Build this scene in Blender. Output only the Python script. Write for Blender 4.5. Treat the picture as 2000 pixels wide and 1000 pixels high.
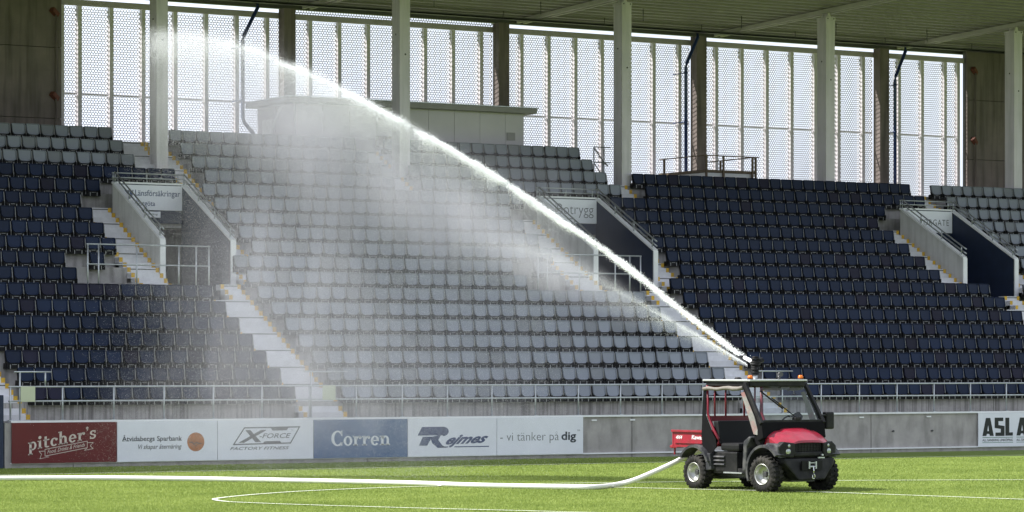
import bpy, bmesh, math, random
import numpy as np
from mathutils import Vector, Matrix

random.seed(7)
rng = np.random.default_rng(7)
R = math.radians
for o in list(bpy.data.objects):
    bpy.data.objects.remove(o)
SC = bpy.context.scene
COL = SC.collection

# ------------------------------------------------------------------ camera
# world: X runs along the stand, Y towards the back of the stand, wall face at Y = 0
TH = math.atan(6000 / 9950)
CT, ST = math.cos(TH), math.sin(TH)
CAMX, CAMY, CAMZ = -40.0, -68.846, 2.44
cam = bpy.data.cameras.new('camera')
cam.sensor_width = 36
cam.lens = 108
cam.shift_y = 0.1075
cam.clip_start = 1
cam.clip_end = 3000
camo = bpy.data.objects.new('camera', cam)
COL.objects.link(camo)
camo.location = (CAMX, CAMY, CAMZ)
camo.rotation_euler = (R(90), 0, -TH)
SC.camera = camo

# ------------------------------------------------------------------ sky, sun, exposure
SUN_EL = R(50)
SUN_AZ = (-0.856, 0.516)          # horizontal direction towards the sun
world = bpy.data.worlds.new('World')
SC.world = world
world.use_nodes = True
wn = world.node_tree.nodes
wl = world.node_tree.links
wn.clear()
wo = wn.new('ShaderNodeOutputWorld')
bg = wn.new('ShaderNodeBackground')
sky = wn.new('ShaderNodeTexSky')
sky.sky_type = 'NISHITA'
sky.sun_disc = False
sky.sun_elevation = SUN_EL
sky.sun_rotation = math.atan2(SUN_AZ[0], SUN_AZ[1])
sky.dust_density = 2.0
sky.air_density = 1.0
tc = wn.new('ShaderNodeTexCoord')
cn = wn.new('ShaderNodeTexNoise')
cn.inputs['Scale'].default_value = 3.2
cn.inputs['Detail'].default_value = 7
cn.inputs['Roughness'].default_value = 0.6
cr = wn.new('ShaderNodeMapRange')
cr.inputs['From Min'].default_value = 0.36
cr.inputs['From Max'].default_value = 0.62
cr.inputs['To Min'].default_value = 0.35
cr.inputs['To Max'].default_value = 1.0
mx = wn.new('ShaderNodeMix')
mx.data_type = 'RGBA'
mx.inputs['B'].default_value = (15.2, 16.4, 18.8, 1)      # sunlit cloud
wl.new(tc.outputs['Generated'], cn.inputs['Vector'])
wl.new(cn.outputs['Fac'], cr.inputs['Value'])
wl.new(cr.outputs['Result'], mx.inputs['Factor'])
wl.new(sky.outputs['Color'], mx.inputs['A'])
wl.new(mx.outputs['Result'], bg.inputs['Color'])
bg.inputs['Strength'].default_value = 0.044
wl.new(bg.outputs['Background'], wo.inputs['Surface'])

sun = bpy.data.lights.new('sun', 'SUN')
sun.energy = 5.0
sun.angle = R(0.53)
sun.color = (1.0, 0.97, 0.92)
suno = bpy.data.objects.new('sun', sun)
COL.objects.link(suno)
sd = Vector((-SUN_AZ[0] * math.cos(SUN_EL), -SUN_AZ[1] * math.cos(SUN_EL), -math.sin(SUN_EL)))
suno.rotation_euler = sd.to_track_quat('-Z', 'Y').to_euler()
suno.location = (0, 0, 60)

SC.view_settings.view_transform = 'Standard'
SC.view_settings.look = 'None'
SC.view_settings.exposure = 0.88
SC.view_settings.gamma = 1
SC.view_settings.use_curve_mapping = False
SC.render.engine = 'CYCLES'
SC.cycles.transparent_max_bounces = 12
SC.cycles.max_bounces = 6

# ------------------------------------------------------------------ helpers
def proj_x(X, Y):
    S, n = X - CAMX, Y - CAMY
    return 1000 + 6000 * (S * CT - n * ST) / (S * ST + n * CT)

def depth(X, Y):
    return (X - CAMX) * ST + (Y - CAMY) * CT

def cam_pt(px, py, D):
    xc = (px - 1000) / 6000 * D
    return (CAMX + xc * CT + D * ST, CAMY - xc * ST + D * CT, CAMZ + (715 - py) / 6000 * D)

def tag(o, label=None, cat=None, group=None, kind=None):
    if label: o['label'] = label
    if cat: o['category'] = cat
    if group: o['group'] = group
    if kind: o['kind'] = kind
    return o

def empty(name, loc=(0, 0, 0), rz=0.0, parent=None):
    o = bpy.data.objects.new(name, None)
    COL.objects.link(o)
    o.location = loc
    o.rotation_euler = (0, 0, rz)
    o.empty_display_size = 0.1
    if parent: o.parent = parent
    return o

def mesh_obj(name, me, mat=None, parent=None, loc=None):
    if mat is not None and not me.materials:
        for m in (mat if isinstance(mat, (list, tuple)) else [mat]):
            me.materials.append(m)
    o = bpy.data.objects.new(name, me)
    COL.objects.link(o)
    if parent: o.parent = parent
    if loc: o.location = loc
    return o

class MB:
    """collects simple shapes into one mesh"""
    def __init__(s):
        s.v, s.f, s.m, s.sm = [], [], [], []
    def add(s, verts, faces, mi=0, smooth=False):
        b = len(s.v)
        s.v += [tuple(p) for p in verts]
        s.f += [tuple(b + i for i in f) for f in faces]
        s.m += [mi] * len(faces)
        s.sm += [smooth] * len(faces)
        return s
    def box(s, x0, x1, y0, y1, z0, z1, mi=0):
        v = [(x0, y0, z0), (x1, y0, z0), (x1, y1, z0), (x0, y1, z0),
             (x0, y0, z1), (x1, y0, z1), (x1, y1, z1), (x0, y1, z1)]
        f = [(0, 3, 2, 1), (4, 5, 6, 7), (0, 1, 5, 4), (1, 2, 6, 5), (2, 3, 7, 6), (3, 0, 4, 7)]
        return s.add(v, f, mi)
    def bar(s, p, q, w, h=None, mi=0, up=(0, 0, 1)):
        h = w if h is None else h
        p, q = Vector(p), Vector(q)
        d = (q - p).normalized()
        u = Vector(up)
        if abs(d.dot(u)) > 0.98: u = Vector((0, 1, 0))
        a = d.cross(u).normalized() * w / 2
        b = a.cross(d).normalized() * h / 2
        v = [p - a - b, p + a - b, p + a + b, p - a + b, q - a - b, q + a - b, q + a + b, q - a + b]
        f = [(0, 1, 2, 3), (7, 6, 5, 4), (0, 4, 5, 1), (1, 5, 6, 2), (2, 6, 7, 3), (3, 7, 4, 0)]
        return s.add(v, f, mi)
    def tube(s, pts, r, n=8, mi=0, caps=True, smooth=True):
        pts = [Vector(p) for p in pts]
        rs = r if isinstance(r, (list, tuple)) else [r] * len(pts)
        vs, fs = [], []
        up = Vector((0, 0, 1))
        for i, p in enumerate(pts):
            d = (pts[min(i + 1, len(pts) - 1)] - pts[max(i - 1, 0)]).normalized()
            u = up if abs(d.dot(up)) < 0.95 else Vector((0.3, 1, 0)).normalized()
            a = d.cross(u).normalized()
            b = a.cross(d).normalized()
            for k in range(n):
                t = 2 * math.pi * k / n
                vs.append(p + (a * math.cos(t) + b * math.sin(t)) * rs[i])
        for i in range(len(pts) - 1):
            for k in range(n):
                k2 = (k + 1) % n
                fs.append((i * n + k, i * n + k2, (i + 1) * n + k2, (i + 1) * n + k))
        s.add(vs, fs, mi, smooth)
        if caps:
            b = len(s.v) - len(vs)
            s.f.append(tuple(b + k for k in reversed(range(n)))); s.m.append(mi); s.sm.append(False)
            e = b + (len(pts) - 1) * n
            s.f.append(tuple(e + k for k in range(n))); s.m.append(mi); s.sm.append(False)
        return s
    def prism(s, poly, axis, a0, a1, mi=0):
        """poly of 2-d points extruded along axis (0, 1 or 2) from a0 to a1"""
        def mk(p, a):
            return (a, p[0], p[1]) if axis == 0 else (p[0], a, p[1]) if axis == 1 else (p[0], p[1], a)
        n = len(poly)
        v = [mk(p, a0) for p in poly] + [mk(p, a1) for p in poly]
        f = [tuple(range(n)), tuple(reversed(range(n, 2 * n)))]
        f += [(i, i + n, (i + 1) % n + n, (i + 1) % n) for i in range(n)]
        return s.add(v, f, mi)
    def loft(s, loops, mi=0, cap=True, smooth=False, closed=True):
        n = len(loops[0])
        v = [p for l in loops for p in l]
        f = []
        for i in range(len(loops) - 1):
            for k in range(n if closed else n - 1):
                k2 = (k + 1) % n
                f.append((i * n + k, i * n + k2, (i + 1) * n + k2, (i + 1) * n + k))
        s.add(v, f, mi, smooth)
        if cap:
            b = len(s.v) - len(v)
            s.f.append(tuple(b + k for k in reversed(range(n)))); s.m.append(mi); s.sm.append(False)
            e = b + (len(loops) - 1) * n
            s.f.append(tuple(e + k for k in range(n))); s.m.append(mi); s.sm.append(False)
        return s
    def mesh(s, name):
        me = bpy.data.meshes.new(name)
        me.from_pydata(s.v, [], s.f)
        me.polygons.foreach_set('material_index', s.m)
        me.polygons.foreach_set('use_smooth', s.sm)
        me.update()
        return me
    def build(s, name, mat, parent=None, loc=None, recalc=True, bevel=0):
        me = s.mesh(name)
        if recalc or bevel:
            bm = bmesh.new(); bm.from_mesh(me)
            if recalc: bmesh.ops.recalc_face_normals(bm, faces=bm.faces)
            if bevel:
                ed = [e for e in bm.edges if len(e.link_faces) == 2 and e.calc_face_angle(0) > 0.6]
                bmesh.ops.bevel(bm, geom=ed, offset=bevel, segments=2, affect='EDGES', profile=0.6, clamp_overlap=True)
            bm.to_mesh(me); bm.free()
        return mesh_obj(name, me, mat, parent, loc)

# ------------------------------------------------------------------ materials
def mat(name, col, rough=0.6, metal=0.0, var=0.0, vscale=3.0, bump=0.0, bscale=40.0, stain=None,
        stain_scale=(1, 1, 0.12), stain_amt=0.0, spec=0.5, coat=0.0, rvar=0.0, trans=0.0, objvar=0.0, wet=0.0):
    m = bpy.data.materials.new(name)
    m.use_nodes = True
    nt = m.node_tree
    n, l = nt.nodes, nt.links
    b = n['Principled BSDF']
    b.inputs['Base Color'].default_value = (*col, 1)
    b.inputs['Roughness'].default_value = rough
    b.inputs['Metallic'].default_value = metal
    b.inputs['Specular IOR Level'].default_value = spec
    b.inputs['Coat Weight'].default_value = coat
    if trans: b.inputs['Transmission Weight'].default_value = trans
    cur = None
    geo = n.new('ShaderNodeNewGeometry')
    if var:
        t = n.new('ShaderNodeTexNoise')
        t.inputs['Scale'].default_value = vscale
        t.inputs['Detail'].default_value = 6
        t.inputs['Roughness'].default_value = 0.65
        l.new(geo.outputs['Position'], t.inputs['Vector'])
        mr = n.new('ShaderNodeMapRange')
        mr.inputs['From Min'].default_value = 0.25
        mr.inputs['From Max'].default_value = 0.75
        mr.inputs['To Min'].default_value = 1 - var
        mr.inputs['To Max'].default_value = 1 + var
        l.new(t.outputs['Fac'], mr.inputs['Value'])
        vm = n.new('ShaderNodeVectorMath'); vm.operation = 'SCALE'
        vm.inputs[0].default_value = col
        l.new(mr.outputs['Result'], vm.inputs['Scale'])
        cur = vm.outputs['Vector']
        if rvar:
            m2 = n.new('ShaderNodeMapRange')
            m2.inputs['From Min'].default_value = 0.3
            m2.inputs['From Max'].default_value = 0.7
            m2.inputs['To Min'].default_value = max(0.02, rough - rvar)
            m2.inputs['To Max'].default_value = min(1, rough + rvar)
            l.new(t.outputs['Fac'], m2.inputs['Value'])
            l.new(m2.outputs['Result'], b.inputs['Roughness'])
    if objvar:
        oi = n.new('ShaderNodeObjectInfo')
        mr = n.new('ShaderNodeMapRange')
        mr.inputs['To Min'].default_value = 1 - objvar
        mr.inputs['To Max'].default_value = 1 + objvar
        l.new(oi.outputs['Random'], mr.inputs['Value'])
        vm = n.new('ShaderNodeVectorMath'); vm.operation = 'SCALE'
        vm.inputs[0].default_value = col
        if cur is not None: l.new(cur, vm.inputs[0])
        l.new(mr.outputs['Result'], vm.inputs['Scale'])
        cur = vm.outputs['Vector']
    if stain is not None:
        mp = n.new('ShaderNodeMapping')
        mp.inputs['Scale'].default_value = stain_scale
        l.new(geo.outputs['Position'], mp.inputs['Vector'])
        t = n.new('ShaderNodeTexNoise')
        t.inputs['Scale'].default_value = 5.0
        t.inputs['Detail'].default_value = 5
        l.new(mp.outputs['Vector'], t.inputs['Vector'])
        mr = n.new('ShaderNodeMapRange')
        mr.inputs['From Min'].default_value = 0.46
        mr.inputs['From Max'].default_value = 0.66
        mr.inputs['To Max'].default_value = stain_amt
        l.new(t.outputs['Fac'], mr.inputs['Value'])
        mxn = n.new('ShaderNodeMix'); mxn.data_type = 'RGBA'
        mxn.inputs['A'].default_value = (*col, 1)
        if cur is not None: l.new(cur, mxn.inputs['A'])
        mxn.inputs['B'].default_value = (*stain, 1)
        l.new(mr.outputs['Result'], mxn.inputs['Factor'])
        cur = mxn.outputs['Result']
    if cur is not None: l.new(cur, b.inputs['Base Color'])
    if bump:
        t = n.new('ShaderNodeTexNoise')
        t.inputs['Scale'].default_value = bscale
        t.inputs['Detail'].default_value = 5
        l.new(geo.outputs['Position'], t.inputs['Vector'])
        bp = n.new('ShaderNodeBump')
        bp.inputs['Strength'].default_value = bump
        bp.inputs['Distance'].default_value = 0.02
        l.new(t.outputs['Fac'], bp.inputs['Height'])
        l.new(bp.outputs['Normal'], b.inputs['Normal'])
    return m

def thin_glass(name):
    m = bpy.data.materials.new(name); m.use_nodes = True
    n, l = m.node_tree.nodes, m.node_tree.links
    n.remove(n['Principled BSDF'])
    t = n.new('ShaderNodeBsdfTransparent'); t.inputs['Color'].default_value = (0.80, 0.86, 0.85, 1)
    g_ = n.new('ShaderNodeBsdfGlossy'); g_.inputs['Roughness'].default_value = 0.03
    ms = n.new('ShaderNodeMixShader')
    ms.inputs[0].default_value = 0.07
    l.new(t.outputs[0], ms.inputs[1]); l.new(g_.outputs[0], ms.inputs[2])
    l.new(ms.outputs[0], n['Material Output'].inputs['Surface'])
    return m

M = {}
M['concrete'] = mat('concrete', (0.36, 0.345, 0.335), 0.85, var=0.22, vscale=2.2, bump=0.25, stain=(0.10, 0.095, 0.085), stain_amt=0.55)
M['riser_concrete'] = mat('stained_concrete', (0.40, 0.38, 0.36), 0.88, var=0.25, vscale=4, bump=0.25, stain=(0.07, 0.065, 0.06), stain_scale=(3.2, 1, 0.06), stain_amt=0.62)
M['wall_concrete'] = mat('wall_concrete', (0.37, 0.345, 0.335), 0.85, var=0.2, vscale=1.6, bump=0.2, stain=(0.13, 0.125, 0.115), stain_scale=(0.7, 1, 0.25), stain_amt=0.38, objvar=0.06)
M['dark_concrete'] = mat('brown_concrete', (0.22, 0.183, 0.172), 0.9, var=0.2, vscale=1.2, bump=0.2, stain=(0.08, 0.072, 0.06), stain_scale=(1, 1, 0.08), stain_amt=0.6, objvar=0.07)
M['step_white'] = mat('white_step_paint', (0.66, 0.655, 0.68), 0.7, var=0.12, vscale=5, bump=0.1, stain=(0.45, 0.44, 0.43), stain_scale=(0.8, 1.4, 0.4), stain_amt=0.2, objvar=0.05)
M['yellow'] = mat('yellow_marking', (0.62, 0.38, 0.04), 0.65, var=0.25, vscale=30, objvar=0.15)
M['white_paint'] = mat('white_paint', (0.80, 0.80, 0.82), 0.45, var=0.06, vscale=3)
M['grey_wall'] = mat('pale_grey_render', (0.62, 0.61, 0.62), 0.7, var=0.08, vscale=2, stain=(0.34, 0.33, 0.32), stain_amt=0.35)
M['navy_wall'] = mat('navy_wall_paint', (0.012, 0.022, 0.055), 0.55, var=0.2, vscale=3)
M['galv'] = mat('galvanised_steel', (0.50, 0.52, 0.54), 0.42, metal=0.75, var=0.15, vscale=8)
M['galv_light'] = mat('bright_zinc', (0.34, 0.34, 0.33), 0.5, metal=0.4, var=0.1, vscale=20)
M['col_paint'] = mat('column_paint', (0.73, 0.68, 0.74), 0.5, var=0.06, vscale=1.5, stain=(0.36, 0.37, 0.36), stain_amt=0.3)
M['beam_grey'] = mat('beam_grey_paint', (0.50, 0.455, 0.51), 0.55, var=0.1, vscale=2)
M['screen'] = mat('perforated_steel', (0.62, 0.60, 0.63), 0.5, var=0.1, vscale=2)
M['mullion'] = mat('mullion_steel', (0.72, 0.68, 0.72), 0.5, var=0.08, vscale=3)
M['roof'] = mat('roof_deck_steel', (0.32, 0.295, 0.31), 0.55, metal=0.1, var=0.12, vscale=1.5)
M['rafter'] = mat('rafter_paint', (0.58, 0.55, 0.54), 0.5, var=0.1, vscale=2)
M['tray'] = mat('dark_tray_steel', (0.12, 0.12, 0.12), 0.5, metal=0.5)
M['pipe_blue'] = mat('blue_drainpipe', (0.02, 0.045, 0.16), 0.35, var=0.08)
M['rust'] = mat('rust_red_fixing', (0.16, 0.05, 0.03), 0.7)
M['cabin'] = mat('cabin_panel', (0.60, 0.57, 0.61), 0.6, var=0.05, vscale=1.2)
M['cabin_trim'] = mat('cabin_trim', (0.30, 0.29, 0.28), 0.5, var=0.08)
M['timber'] = mat('weathered_timber', (0.17, 0.13, 0.09), 0.8, var=0.25, vscale=6)
M['seat_grey'] = mat('grey_seat_plastic', (0.255, 0.275, 0.325), 0.45, spec=0.3, var=0.05, vscale=5, objvar=0.08)
M['seat_grey_old'] = mat('grey_seat_worn', (0.21, 0.222, 0.25), 0.5, spec=0.3, var=0.06, vscale=5, objvar=0.08)
M['seat_navy'] = mat('navy_seat_plastic', (0.0062, 0.0150, 0.044), 0.45, spec=0.22, var=0.15, vscale=4, objvar=0.25)
M['seat_navy_old'] = mat('navy_seat_faded', (0.014, 0.0135, 0.032), 0.55, spec=0.22, var=0.15, vscale=4, objvar=0.2)
M['seat_black'] = mat('black_seat_fitting', (0.008, 0.008, 0.009), 0.55, spec=0.2)
M['glass'] = thin_glass('windscreen')
M['black_plastic'] = mat('black_plastic', (0.009, 0.009, 0.010), 0.50, spec=0.22, var=0.25, vscale=8, bump=0.15, bscale=120, stain=(0.06, 0.057, 0.054), stain_scale=(1, 1, 1), stain_amt=0.25)
M['grey_plastic'] = mat('faded_black_plastic', (0.030, 0.031, 0.036), 0.5, spec=0.3, var=0.3, vscale=7, stain=(0.17, 0.165, 0.16), stain_scale=(1, 1, 1), stain_amt=0.4)
M['black_fabric'] = mat('black_tarpaulin', (0.006, 0.006, 0.007), 0.8, spec=0.1, var=0.2, vscale=6)
M['seat_vinyl'] = mat('black_vinyl', (0.012, 0.012, 0.013), 0.5, spec=0.2)
M['rubber'] = mat('tyre_rubber', (0.020, 0.0195, 0.019), 0.85, spec=0.15, var=0.25, vscale=12, bump=0.2, bscale=60, stain=(0.10, 0.09, 0.08), stain_scale=(1, 1, 1), stain_amt=0.35)
M['rim'] = mat('wheel_rim_steel', (0.42, 0.42, 0.40), 0.38, metal=0.85, var=0.15, vscale=15)
M['red'] = mat('red_paint', (0.27, 0.006, 0.024), 0.34, var=0.2, vscale=9, coat=0.4, bump=0.06, bscale=18, stain=(0.16, 0.03, 0.035), stain_scale=(1.5, 1.5, 1.5), stain_amt=0.4)
M['red_bed'] = mat('red_bed_paint', (0.27, 0.012, 0.028), 0.4, var=0.15, vscale=6, stain=(0.14, 0.04, 0.04), stain_scale=(1, 1, 1), stain_amt=0.4)
M['red_frame'] = mat('dark_red_frame', (0.17, 0.006, 0.018), 0.35, var=0.15, vscale=10)
M['roof_plate'] = mat('roof_plate_alu', (0.55, 0.56, 0.57), 0.4, metal=0.4, var=0.06)
M['amber'] = mat('amber_lens', (0.75, 0.16, 0.01), 0.2)
M['lamp'] = mat('headlamp_lens', (0.42, 0.45, 0.46), 0.12, metal=0.5)
M['chrome'] = mat('chrome', (0.75, 0.75, 0.75), 0.15, metal=1.0)
M['cover_roll'] = mat('rolled_cover', (0.17, 0.155, 0.135), 0.75, var=0.3, vscale=25, stain=(0.15, 0.13, 0.11), stain_scale=(2, 2, 2), stain_amt=0.5)
M['clear_flap'] = mat('scuffed_clear_plastic', (0.22, 0.215, 0.205), 0.35, var=0.3, vscale=14, stain=(0.26, 0.10, 0.10), stain_scale=(0.6, 0.6, 1.2), stain_amt=0.7)
M['hose'] = mat('white_hose', (0.78, 0.77, 0.74), 0.5, var=0.06, vscale=9)
M['line'] = mat('pitch_line_paint', (0.62, 0.64, 0.56), 0.8, var=0.2, vscale=25)
M['ad_white'] = mat('white_board', (0.76, 0.77, 0.83), 0.5, var=0.05, vscale=1.5)
M['ad_red'] = mat('dark_red_board', (0.12, 0.008, 0.010), 0.4, var=0.1, vscale=2)
M['ad_blue'] = mat('blue_board', (0.05, 0.115, 0.24), 0.42, var=0.1, vscale=2)
M['ink_cream'] = mat('cream_print', (0.62, 0.54, 0.48), 0.5)
M['ink_white'] = mat('white_print', (0.72, 0.74, 0.76), 0.5)
M['ink_dark'] = mat('dark_print', (0.022, 0.03, 0.045), 0.5)
M['ink_black'] = mat('black_print', (0.008, 0.012, 0.011), 0.5)
M['ink_grey'] = mat('grey_print', (0.09, 0.095, 0.10), 0.5)
M['ink_navy'] = mat('navy_print', (0.035, 0.06, 0.15), 0.5)
M['ink_thin'] = mat('mid_grey_print', (0.14, 0.15, 0.155), 0.5)
M['ink_green'] = mat('green_print', (0.02, 0.16, 0.08), 0.5)
M['ink_red'] = mat('red_print', (0.5, 0.03, 0.03), 0.5)
M['copper'] = mat('copper_disc_print', (0.42, 0.15, 0.045), 0.5, var=0.35, vscale=9)
M['paper'] = mat('pale_yellow_sheet', (0.55, 0.58, 0.42), 0.6, var=0.05)
M['lock_steel'] = mat('dark_steel', (0.08, 0.08, 0.085), 0.45, metal=0.6)
# ------------------------------------------------------------------ stand numbers
D_ROW, R_ROW, P_SEAT = 0.8083, 0.4447, 0.4527
def YS(k): return 1.36 + D_ROW * k            # face of a folded seat in row k
def YR(k): return 1.58 + D_ROW * k            # riser behind row k
def ZT(k): return 1.11 + R_ROW * k            # tread of row k
def ZS(k): return 1.952 + R_ROW * k           # top of a folded seat in row k
VOM = 14.05                                   # spacing of the exits
XL, XR = -4.884, -2.75                         # first exit: left wall outer face, right wall inner face

# ------------------------------------------------------------------ pitch
def grass_mat(name, blade):
    m = bpy.data.materials.new(name); m.use_nodes = True
    n, l = m.node_tree.nodes, m.node_tree.links
    b = n['Principled BSDF']
    geo = n.new('ShaderNodeNewGeometry')
    t1 = n.new('ShaderNodeTexNoise'); t1.inputs['Scale'].default_value = 0.35; t1.inputs['Detail'].default_value = 6
    t1.inputs['Roughness'].default_value = 0.7
    t2 = n.new('ShaderNodeTexNoise'); t2.inputs['Scale'].default_value = 26; t2.inputs['Detail'].default_value = 3
    l.new(geo.outputs['Position'], t1.inputs['Vector']); l.new(geo.outputs['Position'], t2.inputs['Vector'])
    mixf = n.new('ShaderNodeMath'); mixf.operation = 'MULTIPLY_ADD'
    mixf.inputs[1].default_value = 0.55
    l.new(t2.outputs['Fac'], mixf.inputs[0])
    m2 = n.new('ShaderNodeMath'); m2.operation = 'MULTIPLY'; m2.inputs[1].default_value = 0.5
    l.new(t1.outputs['Fac'], m2.inputs[0]); l.new(m2.outputs[0], mixf.inputs[2])
    cr = n.new('ShaderNodeValToRGB')
    e = cr.color_ramp.elements
    if blade:
        e[0].position, e[0].color = 0.30, (0.135, 0.202, 0.030, 1)
        e[1].position, e[1].color = 0.74, (0.405, 0.475, 0.135, 1)
    else:
        e[0].position, e[0].color = 0.32, (0.080, 0.130, 0.018, 1)
        e[1].position, e[1].color = 0.72, (0.20, 0.262, 0.055, 1)
    l.new(mixf.outputs[0], cr.inputs['Fac'])
    l.new(cr.outputs['Color'], b.inputs['Base Color'])
    b.inputs['Roughness'].default_value = 0.65
    b.inputs['Specular IOR Level'].default_value = 0.25
    if blade:
        tr = n.new('ShaderNodeBsdfTranslucent')
        l.new(cr.outputs['Color'], tr.inputs['Color'])
        ms = n.new('ShaderNodeMixShader'); ms.inputs[0].default_value = 0.4
        l.new(b.outputs[0], ms.inputs[1]); l.new(tr.outputs[0], ms.inputs[2])
        l.new(ms.outputs[0], n['Material Output'].inputs['Surface'])
    else:
        bp = n.new('ShaderNodeBump'); bp.inputs['Strength'].default_value = 0.6; bp.inputs['Distance'].default_value = 0.03
        t3 = n.new('ShaderNodeTexNoise'); t3.inputs['Scale'].default_value = 45
        l.new(geo.outputs['Position'], t3.inputs['Vector'])
        l.new(t3.outputs['Fac'], bp.inputs['Height']); l.new(bp.outputs['Normal'], b.inputs['Normal'])
    return m
M['turf'] = grass_mat('turf_ground', False)
M['blade'] = grass_mat('turf_blade', True)

g = MB(); g.add([(-900, -900, 0), (900, -900, 0), (900, 900, 0), (-900, 900, 0)], [(0, 1, 2, 3)])
tag(g.build('pitch', M['turf'], recalc=False), kind='structure')

# blades of the turf: what the camera sees of the pitch, as one mass
NB = 430000
Dg = 1 / rng.uniform(1 / 82.0, 1 / 50.0, NB)
ug = rng.uniform(-0.185, 0.185, NB)
bx = CAMX + ug * Dg * CT + Dg * ST
by = CAMY - ug * Dg * ST + Dg * CT
keep = by < -0.12
bx, by = bx[keep], by[keep]
NB = len(bx)
ang = rng.uniform(0, math.pi, NB)
wid = rng.uniform(0.005, 0.011, NB)
hgt = rng.uniform(0.016, 0.036, NB)
lx, ly = rng.normal(0, 0.012, NB), rng.normal(0, 0.012, NB)
V = np.zeros((NB * 3, 3), np.float32)
V[0::3] = np.c_[bx - np.cos(ang) * wid, by - np.sin(ang) * wid, np.zeros(NB)]
V[1::3] = np.c_[bx + np.cos(ang) * wid, by + np.sin(ang) * wid, np.zeros(NB)]
V[2::3] = np.c_[bx + lx, by + ly, hgt]
me = bpy.data.meshes.new('turf_blades')
me.vertices.add(NB * 3); me.vertices.foreach_set('co', V.ravel())
me.loops.add(NB * 3); me.loops.foreach_set('vertex_index', np.arange(NB * 3, dtype=np.int32))
me.polygons.add(NB); me.polygons.foreach_set('loop_start', np.arange(0, NB * 3, 3, dtype=np.int32))
me.update(calc_edges=True)
tag(mesh_obj('turf_blades', me, M['blade']), 'short bright green turf blades covering the pitch', 'grass', kind='stuff')

# painted lines: slightly raised painted fibre strips
def strip(name, pts, w, z=0.022):
    v, f = [], []
    for i, p in enumerate(pts):
        a, b = Vector(pts[max(i - 1, 0)]), Vector(pts[min(i + 1, len(pts) - 1)])
        d = (b - a).normalized(); nrm = Vector((-d.y, d.x)) * w / 2
        v += [(p[0] - nrm.x, p[1] - nrm.y, z), (p[0] + nrm.x, p[1] + nrm.y, z)]
        if i: f.append((2 * i - 2, 2 * i - 1, 2 * i + 1, 2 * i))
    b = MB(); b.add(v, f)
    return tag(b.build(name, M['line']), kind='structure')
def catmull(P, n=14):
    P = [Vector(p) for p in P]
    out = []
    for i in range(len(P) - 1):
        p0, p1, p2, p3 = P[max(i - 1, 0)], P[i], P[i + 1], P[min(i + 2, len(P) - 1)]
        for k in range(n):
            t = k / n
            out.append(0.5 * ((2 * p1) + (p2 - p0) * t + (2 * p0 - 5 * p1 + 4 * p2 - p3) * t * t + (3 * p1 - p0 - 3 * p2 + p3) * t ** 3))
    out.append(P[-1])
    return out
circle = [(-11.6, -27.6), (-12.6, -26.1), (-13.4, -24.7), (-14.4, -23.0), (-15.4, -21.0), (-15.83, -19.9), (-16.0, -19.2), (-15.86, -18.4), (-15.45, -17.75),
          (-14.1, -16.6), (-12.3, -15.6), (-9.9, -15.0), (-7.0, -14.98), (-4.1, -15.55), (-0.5, -16.75), (3.2, -18.5), (5.6, -20.2)]
strip('pitch_circle', catmull(circle), 0.10)
strip('halfway_line', catmull([(-6.6, -17.2), (-5.75, -18.9), (-4.55, -21.0), (-3.9, -23.2), (-3.2, -25.9), (-2.4, -29)]), 0.10)
strip('touch_line', [(-40, -4.5), (60, -4.3)], 0.07, 0.019)

# ------------------------------------------------------------------ terrace
def profile(kmax, vomit):
    p = [(0.2, 0.0), (0.2, ZT(0))]
    for k in range(kmax + 1):
        if vomit and k == 7:
            p += [(13.6, ZT(7)), (13.6, ZT(13) - 0.5), (11.30, ZT(13) - 0.5), (11.30, ZT(13))]
        if vomit and 7 <= k < 13: continue
        p += [(YR(k), ZT(k)), (YR(k), ZT(k + 1))]
    p += [(21.2, ZT(kmax + 1)), (21.2, 0.0)]
    return p
segs = []
edges = [(-26, XL, 17, False)]
for j in range(3):
    km = 17 if j < 1 else 15
    x0, x1 = XL + VOM * j, XR + VOM * j
    edges.append((x0, x1 + 0.12, 17 if j < 2 else 15, True))
    nx = XL + VOM * (j + 1) if j < 2 else 48
    if j == 1:
        edges.append((x1 + 0.12, 13.24, 17, False)); edges.append((13.24, nx, 15, False))
    else:
        edges.append((x1 + 0.12, nx, 17 if j == 0 else 15, False))
terr = None
for (a, b, km, vm) in edges:
    pr = profile(km, vm)
    q = MB()
    v, f = [], []
    for (y, z) in pr: v += [(a, y, z), (b, y, z)]
    for i in range(len(pr) - 1): f.append((2 * i, 2 * i + 1, 2 * i + 3, 2 * i + 2))
    q.add(v, f)
    if terr is None:
        terr = tag(q.build('terrace', M['concrete'], recalc=False), kind='structure')
    else:
        q.build('terrace_section', M['concrete'], terr, recalc=False)
# end faces that close the higher part of the terrace beside the lower one
q = MB(); q.box(13.1, 13.236, YR(16) + 0.01, YR(17) - 0.01, ZT(16) - 0.3, ZT(17) - 0.004); q.build('terrace_end', M['concrete'], terr)
q = MB(); q.box(13.1, 13.236, YR(17) + 0.01, 21.1, ZT(16) - 0.3, ZT(18) - 0.004); q.build('terrace_end', M['concrete'], terr)
# stained front riser below the first row, in panels
for i in range(26):
    a = -22 + i * 2.42
    q = MB(); q.box(a, a + 2.405, YR(0) - 0.03, YR(0) - 0.002, ZT(0) + 0.003, ZT(1) - 0.03)
    q.build('riser_panel', M['riser_concrete'], terr)

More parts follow.
